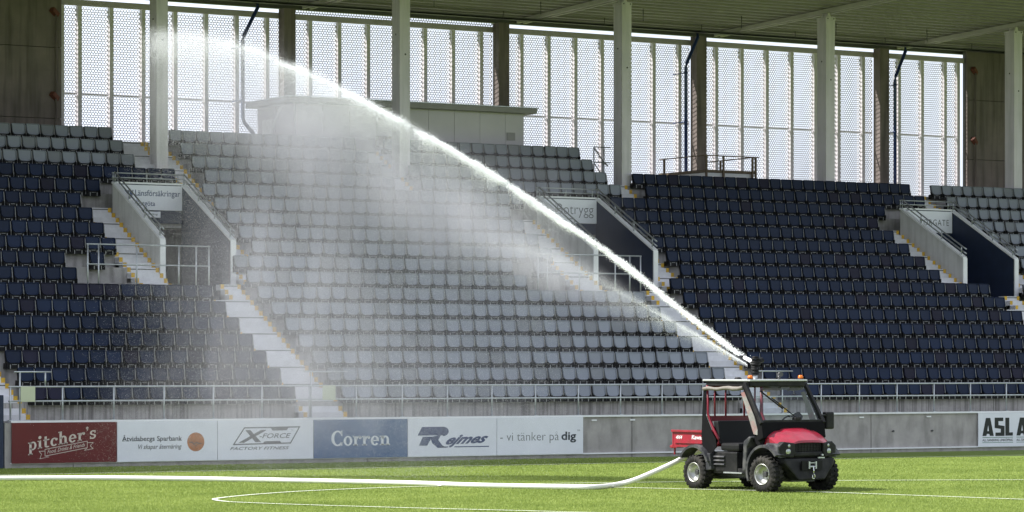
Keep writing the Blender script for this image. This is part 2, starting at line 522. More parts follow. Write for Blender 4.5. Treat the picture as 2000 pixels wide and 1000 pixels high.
# ------------------------------------------------------------------ perimeter wall
pw = empty('perimeter_wall', (-12.6, 0.1, 0))
tag(pw, 'long low grey concrete wall between pitch and stand, with white capping rails', 'wall')
pw_at = Vector((-12.6, 0.1, 0))
def at_pw(b, name, m, bevel=0):
    o = b.build(name, m, pw, bevel=bevel); o.location = -pw_at; return o
for i in range(-2, 7):
    a = -10.83 + 8.05 * i
    a0 = max(a, -12.6)
    if a + 8.05 < -12.5: continue
    q = MB(); q.box(a0 + 0.012, a + 8.038, 0.0, 0.2, 0, 1.085); at_pw(q, 'wall_panel', M['wall_concrete'])
q = MB(); q.box(-12.5, 46, 0.03, 0.19, 0, 1.07); at_pw(q, 'joint_backing', M['lock_steel'])
q = MB(); q.box(-12.44, 46, -0.05, 0.24, 1.088, 1.135); at_pw(q, 'capping_rail', M['white_paint'])
q = MB(); q.box(-12.44, 46, -0.045, -0.002, 0.10, 0.135); at_pw(q, 'lower_rail', M['white_paint'])
for x in (3.98, 4.0 + 1.2, 12.9, 15.3):
    q = MB(); q.box(x, x + 0.16, -0.02, -0.001, 0.98, 1.02); at_pw(q, 'name_plate', M['white_paint'])
for x in (9.2, 14.1, 15.5, 6.7):
    q = MB(); q.tube([(x, 0, 0.6), (x, -0.03, 0.6)], 0.03, 8); q.box(x - 0.05, x + 0.05, -0.012, -0.001, 0.59, 0.61); at_pw(q, 'wall_anchor', M['lock_steel'])
# navy end post at the far left
ep = MB(); ep.box(-13.9, -12.63, -0.06, 0.5, 0, 1.75)
tag(ep.build('end_barrier', M['navy_wall'], bevel=0.02), 'navy barrier end at far left beside the red advertising board', 'barrier')

# ------------------------------------------------------------------ aisle stairs
def steps(name, label, x0, x1, ka, kb, group, marks=(True, True), xr=None):
    t = empty(name, ((x0 + x1) / 2, YR(ka), ZT(ka)))
    tag(t, label, 'stairs', group)
    off = -Vector(t.location)
    for k in range(ka, kb):
        a1 = x1
        if xr and k in xr: a1 = xr[k]
        for s_ in (1, 2, 3):
            top = ZT(k) + R_ROW / 3 * s_
            nose = YR(k) - D_ROW / 3 * (3 - s_) - 0.012
            back = nose + D_ROW / 3 + 0.012
            q = MB()
            if s_ == 3: q.box(x0, a1, nose, back, top - R_ROW / 3 - 0.004, top + 0.006)
            else: q.box(x0, a1, nose, YR(k) - 0.012, ZT(k) - 0.004, top)
            o = q.build('step', M['step_white'], t); o.location = off
            tp = top + (0.006 if s_ == 3 else 0)
            if s_ == 3:
                q = MB(); q.box(x0 + 0.003, a1 - 0.003, nose - 0.003, nose + 0.004, top - 0.05, top - 0.022); q.build('shadow_strip', M['tray'], o)  # dark strip stands in for the shadow under the top step's overhang
            for side, on in zip((0, 1), marks):
                if not on: continue
                xa = x0 + 0.002 if side == 0 else a1 - 0.107
                q = MB(); q.box(xa, xa + 0.105, nose - 0.006, nose + 0.085, tp - 0.12, tp + 0.004)
                q.build('yellow_nosing', M['yellow'], o)
    return t
ordn = ['left', 'middle', 'right']
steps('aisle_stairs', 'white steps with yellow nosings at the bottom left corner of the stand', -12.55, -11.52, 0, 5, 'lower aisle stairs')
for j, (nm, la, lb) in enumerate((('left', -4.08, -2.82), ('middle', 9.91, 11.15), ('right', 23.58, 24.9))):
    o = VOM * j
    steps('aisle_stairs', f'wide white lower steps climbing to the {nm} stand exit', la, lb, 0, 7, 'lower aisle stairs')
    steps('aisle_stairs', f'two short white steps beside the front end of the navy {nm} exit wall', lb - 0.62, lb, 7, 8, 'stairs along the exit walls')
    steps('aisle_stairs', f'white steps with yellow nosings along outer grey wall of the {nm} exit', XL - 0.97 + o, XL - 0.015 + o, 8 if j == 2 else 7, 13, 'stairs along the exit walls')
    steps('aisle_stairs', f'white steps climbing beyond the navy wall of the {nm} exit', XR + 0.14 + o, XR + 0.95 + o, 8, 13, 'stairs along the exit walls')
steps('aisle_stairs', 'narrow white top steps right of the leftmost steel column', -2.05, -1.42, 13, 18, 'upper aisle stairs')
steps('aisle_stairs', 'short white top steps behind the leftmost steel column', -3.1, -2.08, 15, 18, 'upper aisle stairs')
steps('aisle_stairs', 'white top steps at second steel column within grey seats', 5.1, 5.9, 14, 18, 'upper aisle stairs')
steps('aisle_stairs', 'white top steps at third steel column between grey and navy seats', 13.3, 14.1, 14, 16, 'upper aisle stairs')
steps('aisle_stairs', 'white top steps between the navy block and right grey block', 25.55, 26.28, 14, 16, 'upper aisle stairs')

# ------------------------------------------------------------------ exits (openings in the terrace)
def rel(b, name, m, t, bevel=0):
    o = b.build(name, m, t, bevel=bevel); o.location = -Vector(t.location); return o
for j, nm in enumerate(('left', 'middle', 'right')):
    o = VOM * j
    a, b = XL + o, XR + o
    poly = [(8.0, ZT(7) - 0.5), (8.0, 5.90), (11.22, 7.60), (11.22, ZT(7) - 0.5)]
    t = empty('exit_side_wall', (a + 0.06, 8.0, ZT(7))); tag(t, f'pale grey sloping parapet wall left of the {nm} stand exit', 'wall', 'exit side walls')
    q = MB(); q.prism(poly, 0, a, a + 0.12); rel(q, 'wall_face', M['grey_wall'], t)
    q = MB(); q.bar((a + 0.06, 7.98, 5.915), (a + 0.06, 11.24, 7.63), 0.16, 0.05); rel(q, 'capping', M['white_paint'], t)
    q = MB(); q.box(a - 0.02, a + 0.14, 7.95, 7.995, ZT(7), 5.90); rel(q, 'end_trim', M['white_paint'], t)
    t = empty('exit_side_wall', (b + 0.06, 8.0, ZT(7))); tag(t, f'navy sloping parapet wall right of the {nm} stand exit', 'wall', 'exit side walls')
    q = MB(); q.prism(poly, 0, b, b + 0.12); rel(q, 'wall_face', M['navy_wall'], t)
    q = MB(); q.bar((b + 0.06, 7.98, 5.915), (b + 0.06, 11.24, 7.63), 0.16, 0.05); rel(q, 'capping', M['white_paint'], t)
    q = MB(); q.box(b - 0.02, b + 0.14, 7.95, 7.995, ZT(7), 5.90); rel(q, 'end_trim', M['white_paint'], t)
    t = empty('exit_back_wall', ((a + b) / 2, 11.25, ZT(7))); tag(t, f'back wall over the doorway of the {nm} stand exit', 'wall', 'exit back walls')
    q = MB(); q.box(a + 0.12, b, 11.2, 11.29, 6.5, 7.60); rel(q, 'lintel', M['navy_wall'], t)
    q = MB(); q.box(a + 0.10, b + 0.02, 11.17, 11.32, 7.602, 7.65); rel(q, 'capping', M['white_paint'], t)
    q = MB(); q.box(a + 0.12, b, 13.4, 13.55, ZT(7), 6.9); rel(q, 'inner_wall', M['navy_wall'], t)
    for side, x in (('left', a + 0.06), ('right', b + 0.06)):
        t = empty('sloping_handrail', (x, 8.0, 5.91))
        tag(t, f'galvanised sloping handrail on the {"pale grey" if side == "left" else "navy"} wall of the {nm} exit', 'handrail', 'sloping handrails')
        for hh in (0.30, 0.16):
            q = MB(); q.tube([(x, 11.2, 7.62 + hh), (x, 8.1, 5.98 + hh), (x, 7.9, 5.88 + hh)], 0.022, 6); rel(q, 'rail', M['galv'], t)
        for y in (8.15, 9.15, 10.2, 11.18):
            z = 5.93 + (y - 8.0) * 0.528
            q = MB(); q.tube([(x, y, z), (x, y, z + 0.31)], 0.02, 6); q.box(x - 0.04, x + 0.04, y - 0.05, y + 0.05, z, z + 0.02); rel(q, 'post', M['galv'], t)
    t = empty('parapet_rail', ((a + b) / 2, 11.25, 7.65)); tag(t, f'low galvanised rail above the sign of the {nm} exit', 'handrail', 'rails over the exits')
    for z in (7.90, 7.77):
        q = MB(); q.tube([(a, 11.25, z), (b + 0.1, 11.25, z)], 0.02, 6); rel(q, 'rail', M['galv'], t)
    for x in (a + 0.03, (a + b) / 2, b - 0.1):
        q = MB(); q.tube([(x, 11.25, 7.65), (x, 11.25, 7.91)], 0.018, 6); rel(q, 'post', M['galv'], t)
# railings in front of the left and middle landings
for j, nm in enumerate(('left', 'middle')):
    o = 13.98 * j
    y = YR(6) + 0.08
    t = empty('landing_railing', (-5.9 + o, y, ZT(7))); tag(t, f'galvanised railing across the landing of the {nm} exit', 'railing', 'landing railings')
    xs = (-7.66, -7.35, -6.25, -5.02, -4.13 - 0.38, -4.13)
    for z in (5.67, 5.14):
        q = MB(); q.tube([(-7.7 + o, y, z), (-4.1 + o, y, z)], 0.024, 6); rel(q, 'rail', M['galv'], t)
    for x in xs:
        q = MB(); q.tube([(x + o, y, ZT(7)), (x + o, y, 5.67)], 0.022, 6); rel(q, 'post', M['galv'], t)

# ------------------------------------------------------------------ front railing
t = empty('front_railing', (0, 0.1, 1.135)); tag(t, 'long galvanised two-bar railing on top of the perimeter wall', 'railing')
for z in (1.945, 1.60):
    q = MB(); q.tube([(-12.45, 0.1, z), (46, 0.1, z)], 0.024, 6); rel(q, 'rail', M['galv'], t)
x = -12.40
while x < 30:
    q = MB(); q.tube([(x, 0.1, 1.135), (x, 0.1, 1.945)], 0.022, 6); q.box(x - 0.05, x + 0.05, 0.05, 0.15, 1.136, 1.15); rel(q, 'post', M['galv'], t)
    x += 1.336
for j in range(3):
    x0 = -4.55 + 13.98 * j
    q = MB(); q.tube([(x0, 0.12, 2.30), (x0 + 1.25, 0.12, 2.30)], 0.022, 6); q.tube([(x0 + 0.22, 0.12, 1.14), (x0 + 0.22, 0.12, 2.30)], 0.022, 6)
    rel(q, 'raised_bar', M['galv'], t)
q = MB(); q.tube([(-12.3, 0.12, 2.30), (-11.35, 0.12, 2.30)], 0.022, 6); q.tube([(-12.15, 0.12, 1.14), (-12.15, 0.12, 2.30)], 0.022, 6); q.tube([(-11.5, 0.12, 1.94), (-11.5, 0.12, 2.30)], 0.022, 6)
rel(q, 'raised_bar', M['galv'], t)
for x, lab in ((-4.03, 'pale yellow sheet fixed to railing below the left aisle'), (-12.15, 'pale sheet fixed to railing at the far left end')):
    q = MB(); q.box(x, x + 0.37, 0.065, 0.073, 1.585, 1.955)
    q2 = q.build('notice_sheet', M['paper'], bevel=0.003); tag(q2, lab, 'notice', 'notice sheets on the railing')
# ------------------------------------------------------------------ seats
def outline(w_top, w_bot, h, rt, rb, z0):
    pts = []
    def arc(cx, cz, r, a0, a1, n):
        for i in range(n + 1):
            a = R(a0 + (a1 - a0) * i / n); pts.append((cx + r * math.cos(a), cz + r * math.sin(a)))
    arc(w_top / 2 - rt, z0 + h - rt, rt, 0, 90, 2)
    arc(-w_top / 2 + rt, z0 + h - rt, rt, 90, 180, 2)
    arc(-w_bot / 2 + rb, z0 + rb, rb, 180, 270, 3)
    arc(w_bot / 2 - rb, z0 + rb, rb, 270, 360, 3)
    return pts
LEAN = 0.16
def seat_parts():
    parts = {}
    o1 = outline(0.41, 0.385, 0.33, 0.03, 0.10, 0.14)
    cx, cz = 0, 0.31
    def ring(o, s, y): return [((p[0] - cx) * s + cx, y + ((p[1] - cz) * s + cz - 0.135) * LEAN, (p[1] - cz) * s + cz) for p in o]
    b = MB()
    l0 = ring(o1, 1.0, 0.045); l1 = ring(o1, 1.0, 0.012); l2 = ring(o1, 0.955, 0.0); l3 = ring(o1, 0.90, 0.0); l4 = ring(o1, 0.845, 0.022)
    b.loft([l0, l1, l2, l3, l4], cap=False)
    n = len(o1); base = len(b.v) - n
    b.f.append(tuple(base + i for i in range(n))); b.m.append(0); b.sm.append(False)
    parts['seat_pan'] = b.mesh('seat_pan')
    b = MB()
    o2 = outline(0.436, 0.436, 0.345, 0.03, 0.02, 0.115)
    b.loft([ring(o2, 1.0, 0.085), ring(o2, 1.0, 0.060)], cap=True)
    parts['backrest'] = b.mesh('backrest')
    b = MB(); b.box(-0.222, 0.222, 0.02, 0.20, 0.0, 0.145); b.box(-0.20, -0.175, -0.03, 0.05, 0.06, 0.17); b.box(0.175, 0.20, -0.03, 0.05, 0.06, 0.17)
    parts['hinge_housing'] = b.mesh('hinge_housing')
    b = MB(); b.box(-0.009, 0.009, 0.0, 0.016, 0.0, 0.105)
    parts['bracket'] = b.mesh('bracket')
    b = MB(); b.bar((0.2265, 0.03, 0.05), (0.2265, 0.055, 0.2), 0.012, 0.03, up=(0, 1, 0)); b.bar((0.2265, 0.055, 0.2), (0.2265, 0.10, 0.43), 0.012, 0.03, up=(0, 1, 0))
    parts['side_arm'] = b.mesh('side_arm')
    b = MB(); b.box(-0.06, 0.06, 0.004, 0.018, 0.100, 0.110)
    parts['hinge_pin'] = b.mesh('hinge_pin')
    for nme in list(parts):
        bm = bmesh.new(); bm.from_mesh(parts[nme]); bmesh.ops.recalc_face_normals(bm, faces=bm.faces); bm.to_mesh(parts[nme]); bm.free()
    return parts
SP = seat_parts()
def with_mat(me, m):
    c = me.copy(); c.materials.clear(); c.materials.append(m); return c
SHELL = {c: (with_mat(SP['seat_pan'], M['seat_' + c]), with_mat(SP['backrest'], M['seat_black'])) for c in ('grey', 'grey_old', 'navy', 'navy_old')}
ME_H = with_mat(SP['hinge_housing'], M['seat_black']); ME_B = with_mat(SP['bracket'], M['galv_light'])
ME_A = with_mat(SP['side_arm'], M['galv_light']); ME_P = with_mat(SP['hinge_pin'], M['galv_light'])

runs = []   # block, row, x0, x1
def add(block, rows, *rr):
    for k in rows:
        for r_ in rr: runs.append((block, k, r_[0], r_[1]))
L1 = -11.37
add(1, range(0, 7), (L1, -4.12)); add(1, [7], (L1, -7.72)); add(1, [8], (L1, -7.72), (-7.03, -6.58))
add(1, range(9, 13), (L1, -5.88)); add(1, [13], (L1, -4.95)); add(1, [14], (L1, -2.23)); add(1, [15, 16, 17], (L1, -3.165))
add(2, range(0, 7), (-2.78, 9.86)); add(2, [7], (-2.72, 6.29)); add(2, [8], (-2.72, 6.29), (7.03, 7.48))
add(2, range(9, 13), (-1.77, 8.16)); add(2, [13], (-1.76, 9.1)); add(2, [14], (-1.30, 5.03), (5.975, 13.23)); add(2, [15, 16, 17], (-1.34, 5.0), (5.975, 13.21))
add(3, range(0, 7), (11.2, 23.52)); add(3, [7], (11.27, 23.55)); add(3, [8], (12.2, 22.2)); add(3, range(9, 13), (12.24, 22.24))
add(3, [13], (12.3, 23.15)); add(3, [14], (14.16, 25.47)); add(3, [15], (14.19, 25.48))
add(4, range(0, 8), (24.95, 33)); add(4, range(8, 14), (26.2, 34)); add(4, [14, 15], (26.38, 35))
BN = {1: 'left', 2: 'middle grey', 3: 'right navy', 4: 'far right grey'}
def od(n):
    return f"{n}{'th' if 10 <= n % 100 <= 20 else {1: 'st', 2: 'nd', 3: 'rd'}.get(n % 10, 'th')}"
seats = []
cnt = {}
runs.sort(key=lambda r_: (r_[0], r_[1], -r_[3]))
for (bl, k, a, b) in runs:
    n = max(1, round((b - a) / P_SEAT))
    p = (b - a) / n
    for i in range(n):
        x = b - p * (i + 0.5)          # counted from the right end
        px = proj_x(x, YS(k))
        if px > 2120 or px < -190: continue
        c = 'navy' if bl == 3 or (bl == 1 and k <= 14) else 'grey'
        i_tot = cnt.get((bl, k), 0) + 1
        cnt[(bl, k)] = i_tot
        if bl in (3, 4):
            idx, side = (round((x - a) / p + 0.5), 'left')
            if bl == 3 and k == 8: idx += 0
        else:
            idx, side = i_tot, 'right'
        seats.append([bl, k, x, c, idx, side, px, depth(x, YS(k))])
# seats of a row that is split in two are numbered on from the right part
GRP = {'grey': 'grey tip-up seats of the stand', 'navy': 'navy tip-up seats of the stand'}
def vis(s): return -20 < s[6] < 2020
rest = {'grey': [], 'navy': []}
ind = {'grey': [], 'navy': []}
for c in ('grey', 'navy'):
    ss = sorted([s for s in seats if s[3] == c], key=lambda s: (not vis(s), s[7]))
    ind[c], rest[c] = ss[:300], ss[300:]
def variant(c):
    return c + ('_old' if random.random() < (0.10 if c == 'navy' else 0.2) else '')
for c in ('navy', 'grey'):
    for (bl, k, x, _, idx, side, px, dp) in ind[c]:
        e = bpy.data.objects.new(c + '_tip_up_seat', None); COL.objects.link(e)
        e.location = (x + random.gauss(0, 0.004), YS(k) + random.gauss(0, 0.006), ZS(k) - 0.47 + random.gauss(0, 0.003))
        e.rotation_euler = (random.gauss(0, 0.025), 0, random.gauss(0, 0.022))
        e.empty_display_size = 0.05
        row = 'front row' if k == 0 else f'{od(k + 1)} row up'
        e['label'] = f'{c} folded seat, {BN[bl]} block, {row}, {od(idx)} from the {side} end'
        e['category'] = 'seat'; e['group'] = GRP[c]
        pan, back = SHELL[variant(c)]
        for nme, me_, dx in (('seat_pan', pan, 0), ('backrest', back, 0), ('hinge_housing', ME_H, 0), ('bracket', ME_B, -0.105), ('bracket', ME_B, 0.105), ('side_arm', ME_A, 0), ('hinge_pin', ME_P, 0)):
            o = bpy.data.objects.new(nme, me_); COL.objects.link(o); o.parent = e
            if dx: o.location = (dx, 0, 0)
def np_mesh(me):
    v = np.zeros(len(me.vertices) * 3); me.vertices.foreach_get('co', v)
    return v.reshape(-1, 3), [tuple(p.vertices) for p in me.polygons]
SRC = [(np_mesh(SP['seat_pan']), 0, 0), (np_mesh(SP['backrest']), 2, 0), (np_mesh(SP['hinge_housing']), 2, 0), (np_mesh(SP['bracket']), 3, -0.105),
       (np_mesh(SP['bracket']), 3, 0.105), (np_mesh(SP['side_arm']), 3, 0), (np_mesh(SP['hinge_pin']), 3, 0)]
for c, txt in (('grey', 'remaining grey tip-up seats higher and farther along the stand'), ('navy', 'remaining navy tip-up seats higher and farther along the stand')):
    vs, fs, ms, off = [], [], [], 0
    for (bl, k, x, *_r) in rest[c]:
        old = 1 if random.random() < (0.10 if c == 'navy' else 0.2) else 0
        a = random.gauss(0, 0.022); tl = random.gauss(0, 0.025)
        ca, sa, ctl, stl = math.cos(a), math.sin(a), math.cos(tl), math.sin(tl)
        for (v, f), mi, dx in SRC:
            w = v + np.array((dx, 0, 0))
            w = np.c_[w[:, 0], w[:, 1] * ctl - w[:, 2] * stl, w[:, 1] * stl + w[:, 2] * ctl]
            w = np.c_[w[:, 0] * ca - w[:, 1] * sa, w[:, 0] * sa + w[:, 1] * ca, w[:, 2]] + np.array((x, YS(k), ZS(k) - 0.47))
            vs.append(w); fs += [tuple(off + i for i in q) for q in f]
            ms += [old if mi == 0 else mi] * len(f); off += len(w)
    if not vs: continue
    me = bpy.data.meshes.new('tip_up_seats'); me.from_pydata(np.concatenate(vs).tolist(), [], fs)
    me.polygons.foreach_set('material_index', ms)
    for m_ in (M['seat_' + c], M['seat_' + c + '_old'], M['seat_black'], M['galv_light']): me.materials.append(m_)
    tag(mesh_obj(c + '_tip_up_seats', me), txt, 'seats', kind='stuff')

# ------------------------------------------------------------------ roof
def ZROOF(y): return 14.20 + 0.030 * (20.4 - y)
YF = 2.4
t_roof = MB()
ribs = []
y = 20.6
while y > YF:
    for dy, dz in ((0, 0), (0.20, 0), (0.24, 0.24), (0.54, 0.24), (0.58, 0)):
        ribs.append((y - dy, ZROOF(y - dy) + dz))
    y -= 0.58
v, f = [], []
for (yy, z) in ribs: v += [(-60, yy, z), (80, yy, z)]
for i in range(len(ribs) - 1): f.append((2 * i, 2 * i + 1, 2 * i + 3, 2 * i + 2))
t_roof.add(v, f)
roof = tag(t_roof.build('roof', M['roof'], recalc=False), kind='structure')
q = MB(); q.box(-60, 80, YF - 0.02, 20.75, 0, 0.06); q.v = [(a, b_, c_ + ZROOF(b_) + 0.28) for a, b_, c_ in q.v]; q.build('roof_covering', M['beam_grey'], roof)
q = MB(); q.box(-60, 80, YF - 0.12, YF - 0.03, ZROOF(YF) - 0.25, ZROOF(YF) + 0.4); q.build('fascia', M['beam_grey'], roof)
COLX = [-2.185 + 8.152 * i for i in range(-2, 6)]
for x in COLX:
    q = MB()
    for xo in (-0.13, 0.13):
        q.bar((x + xo, 20.4, ZROOF(20.4) - 0.07), (x + xo, YF, ZROOF(YF) - 0.07), 0.09, 0.13)
    q.build('rafter', M['rafter'], roof)
q = MB(); q.box(-60, 80, 20.32, 20.5, ZROOF(20.4) - 0.17, ZROOF(20.4) - 0.02); q.build('eaves_purlin', M['tray'], roof)
t = empty('cable_tray', (10, 18.9, 13.95)); tag(t, 'dark cable tray hung below the roof along the back of the stand', 'cable tray')
q = MB(); q.box(-20, 50, 18.8, 19.1, 13.99, 14.03); q.box(-20, 50, 18.8, 18.82, 13.99, 14.07); rel(q, 'tray', M['tray'], t)
x = -19.5
while x < 45:
    q = MB(); q.tube([(x, 18.78, 13.99), (x, 18.78, ZROOF(18.8))], 0.012, 5)
    q.tube([(x, 16.4, ZROOF(16.4) - 0.42), (x, 16.4, ZROOF(16.4))], 0.014, 5); rel(q, 'hanger_rod', M['tray'], t)
    x += 4.0

# ------------------------------------------------------------------ columns
pos_txt = ['leftmost', 'second from left', 'third from left', 'fourth from left', 'rightmost']
for i in range(5):
    x0 = -2.37 + 8.152 * i
    t = empty('steel_column', (x0 + 0.18, 14.0, 8.2)); tag(t, f'tall pale grey box column standing among the seats, {pos_txt[i]} of five', 'column', 'roof columns')
    base = ZT(15)
    q = MB(); q.box(x0, x0 + 0.37, 13.76, 14.26, base - 0.9, 14.02); rel(q, 'shaft', M['col_paint'], t, bevel=0.012)
    q = MB(); q.box(x0 - 0.012, x0 + 0.382, 13.748, 14.272, 14.02, 14.13); rel(q, 'cap_plate', M['col_paint'], t)
    for dx in (0.06, 0.31):
        q = MB(); q.tube([(x0 + dx, 13.748, 14.075), (x0 + dx, 13.73, 14.075)], 0.022, 6); rel(q, 'bolt', M['tray'], t)
    q = MB(); q.prism([(x0 + 0.10, 14.13), (x0 + 0.27, 14.13), (x0 + 0.22, ZROOF(13.6) - 0.13), (x0 + 0.15, ZROOF(13.6) - 0.13)], 1, 13.85, 14.17); rel(q, 'pin_bracket', M['col_paint'], t)
    for (xx, yy, z, d) in ((x0 + 0.2, 13.76, 12.03, (0, -1)), (x0, 14.0, 12.65, (-1, 0))):
        q = MB(); q.tube([(xx - 0.001 * d[0], yy - 0.001 * d[1], z), (xx + 0.006 * d[0], yy + 0.006 * d[1], z)], 0.028, 8); rel(q, 'lifting_hole', M['seat_black'], t)
    q = MB(); q.box(x0 - 0.1, x0 + 0.47, 13.72, 14.3, base - 0.9, base - 0.42); rel(q, 'base', M['step_white'], t)

# ------------------------------------------------------------------ back of the stand: posts, perforated screens, end walls
YB = 20.2
bpx = [-3.0 + 8.05 * i for i in range(0, 6)]
nums = ['leftmost', 'second', 'third', 'fourth', 'fifth', 'sixth']
for i in range(1, 5):
    x = -3.0 + 8.05 * i - 0.06
    t = empty('back_post', (x, 19.8, 8.0)); tag(t, f'brown concrete post in front of the perforated screens, {["leftmost", "second from left", "third from left", "rightmost"][i - 1]}', 'post', 'concrete back posts')
    q = MB(); q.box(x - 0.21, x + 0.21, 19.62, 20.02, 7.6, 13.97); rel(q, 'shaft', M['dark_concrete'], t, bevel=0.015)
    q = MB(); q.prism([(19.3, 9.0), (19.62, 9.0), (19.62, 8.2), (19.5, 8.4)], 0, x - 0.15, x + 0.15); rel(q, 'corbel', M['dark_concrete'], t)
# one sheet with round perforations; shared by all panels
def perforated(w, h, px=0.098, pz=0.0745, hole=0.0420):
    b_v, b_f = [], []
    nx, nz = int(round(w / px)), int(round(h / pz))
    px, pz = w / nx, h / nz
    for j in range(nz):
        o = 0.5 if j % 2 else 0.0
        for i in range(nx if not o else nx - 1):
            cx, cz = (i + 0.5 + o) * px, (j + 0.5) * pz
            hx = [(0, 2 / 3), (0.5, 1 / 3), (0.5, -1 / 3), (0, -2 / 3), (-0.5, -1 / 3), (-0.5, 1 / 3)]
            s_ = len(b_v)
            for (ax, az) in hx: b_v.append((cx + ax * px, 0, cz + az * pz))
            for q_ in range(6):
                a = R(90 - 60 * q_)
                b_v.append((cx + hole * math.cos(a), 0, cz + hole * 0.86 * math.sin(a)))
            for q_ in range(6):
                q2 = (q_ + 1) % 6
                b_f.append((s_ + q_, s_ + q2, s_ + 6 + q2, s_ + 6 + q_))
        if o:
            for xx in (0, w - px / 2):
                s_ = len(b_v); b_v += [(xx, 0, (j + .17) * pz), (xx + px / 2, 0, (j + .17) * pz), (xx + px / 2, 0, (j + .83) * pz), (xx, 0, (j + .83) * pz)]
                b_f.append((s_, s_ + 1, s_ + 2, s_ + 3))
    me_ = bpy.data.meshes.new('perforated_sheet'); me_.from_pydata(b_v, [], b_f); me_.materials.append(M['screen'])
    return me_
ZB0, ZB1 = 7.0, 13.66
SHEET = perforated(0.94, ZB1 - ZB0)
SHEET_N = perforated(0.5, ZB1 - ZB0)
FLANGE = perforated(0.2, ZB1 - ZB0)
mulls = [[-2.66, -2.07, -1.0, 0.09, 1.20, 2.28, 3.36, 4.45], [5.40, 6.01, 7.08, 8.15, 9.23, 10.31, 11.38, 12.47],
         [13.45, 14.06, 15.14, 16.22, 17.30, 18.37, 19.44, 20.52], [21.50, 22.09, 23.19, 24.28, 25.37, 26.42, 27.47, 28.58],
         [29.60, 30.23, 31.3, 32.38, 33.0]]
for i, ms_ in enumerate(mulls):
    t = empty('perforated_screen', ((ms_[0] + ms_[-1]) / 2, YB, ZB0)); tag(t, f'bay of bright perforated metal screen panels behind the seats, {["leftmost", "second from left", "third from left", "fourth from left", "rightmost"][i]} of five', 'screen', 'perforated screen bays')
    off = -Vector(t.location)
    last = ms_[-1]
    for a, b_ in zip(ms_, ms_[1:] + ([last + 0.55] if i < 4 else [])):
        w = b_ - a - 0.13
        if w > 0.75: me_, w0 = SHEET, 0.94
        else: me_, w0 = SHEET_N, 0.5
        o = mesh_obj('perforated_panel', me_, None, t); o.location = off + Vector((a + 0.07, YB + 0.06, ZB0)); o.scale = (w / w0, 1, 1)
        o = mesh_obj('panel_flange', FLANGE, None, t); o.location = off + Vector((b_ - 0.09, YB + 0.06, ZB0)); o.rotation_euler = (0, 0, R(90)); o.scale = (0.75, 1, 1)
        q = MB(); q.box(a + 0.08, b_ - 0.1, YB + 0.0, YB + 0.05, 10.91, 10.95); rel(q, 'cross_bar', M['mullion'], t)
    for a in ms_:
        q = MB(); q.box(a - 0.065, a + 0.065, YB - 0.06, YB + 0.10, ZB0, 13.68); rel(q, 'mullion', M['mullion'], t)
q = MB(); q.box(-30, 50, YB - 0.14, YB + 0.05, 13.68, 13.86)
tag(q.build('screen_beam', M['beam_grey'], bevel=0.01), 'long grey steel beam along the top of the perforated screens', 'beam')
q = MB(); q.box(-30, 50, YB - 0.14, YB + 0.14, 6.6, 7.02)
tag(q.build('sill_beam', M['dark_concrete']), 'concrete sill below the perforated screens at the back', 'beam')
# thin perforated strip above the beam in two bays
for i, (a, b_) in enumerate(((5.3, 13.0),)):
    t = empty('clerestory_screen', (a, YB, 13.86)); tag(t, 'narrow perforated strip above the beam left of the middle column', 'screen')
    me_ = perforated(b_ - a, 0.16)
    o = mesh_obj('perforated_panel', me_, None, t); o.location = (0, 0.1, 0)
# end walls of brown concrete panels
for side, xs_, lab in (('left', [-2.78, -4.9, -7.4, -9.9, -12.4, -14.9], 'dark brown concrete end wall at the upper left of the stand'),
                       ('right', [33.2, 35.3, 38, 41, 44], 'dark brown concrete end wall at the upper right of the stand')):
    t = empty('end_wall', (xs_[0], 19.9, 7.0)); tag(t, lab, 'wall')
    for a, b_ in zip(xs_, xs_[1:]):
        x0, x1 = min(a, b_), max(a, b_)
        for z0, z1 in ((7.0, 10.1), (10.1, 12.3), (12.3, 14.15)):
            q = MB(); q.box(x0 + 0.012, x1 - 0.012, 19.9, 20.1, z0 + 0.01, z1 - 0.01); rel(q, 'concrete_panel', M['dark_concrete'], t)
    q = MB(); q.box(min(xs_), max(xs_), 20.02, 20.15, 7.0, 14.1); rel(q, 'backing', M['tray'], t)
    px_ = xs_[0] + (-0.28 if side == 'left' else 0.28)
    for z in (10.75, 13.35):
        q = MB(); q.bar((px_ - 0.1, 19.78, z + 0.12), (px_ + 0.12, 19.88, z - 0.05), 0.16, 0.14); rel(q, 'fixing_bracket', M['rust'], t)
    q = MB(); q.tube([(px_ + 0.05, 19.8, 8.5), (px_ + 0.05, 19.8, 13.4)], 0.035, 6); rel(q, 'vertical_conduit', M['dark_concrete'], t)

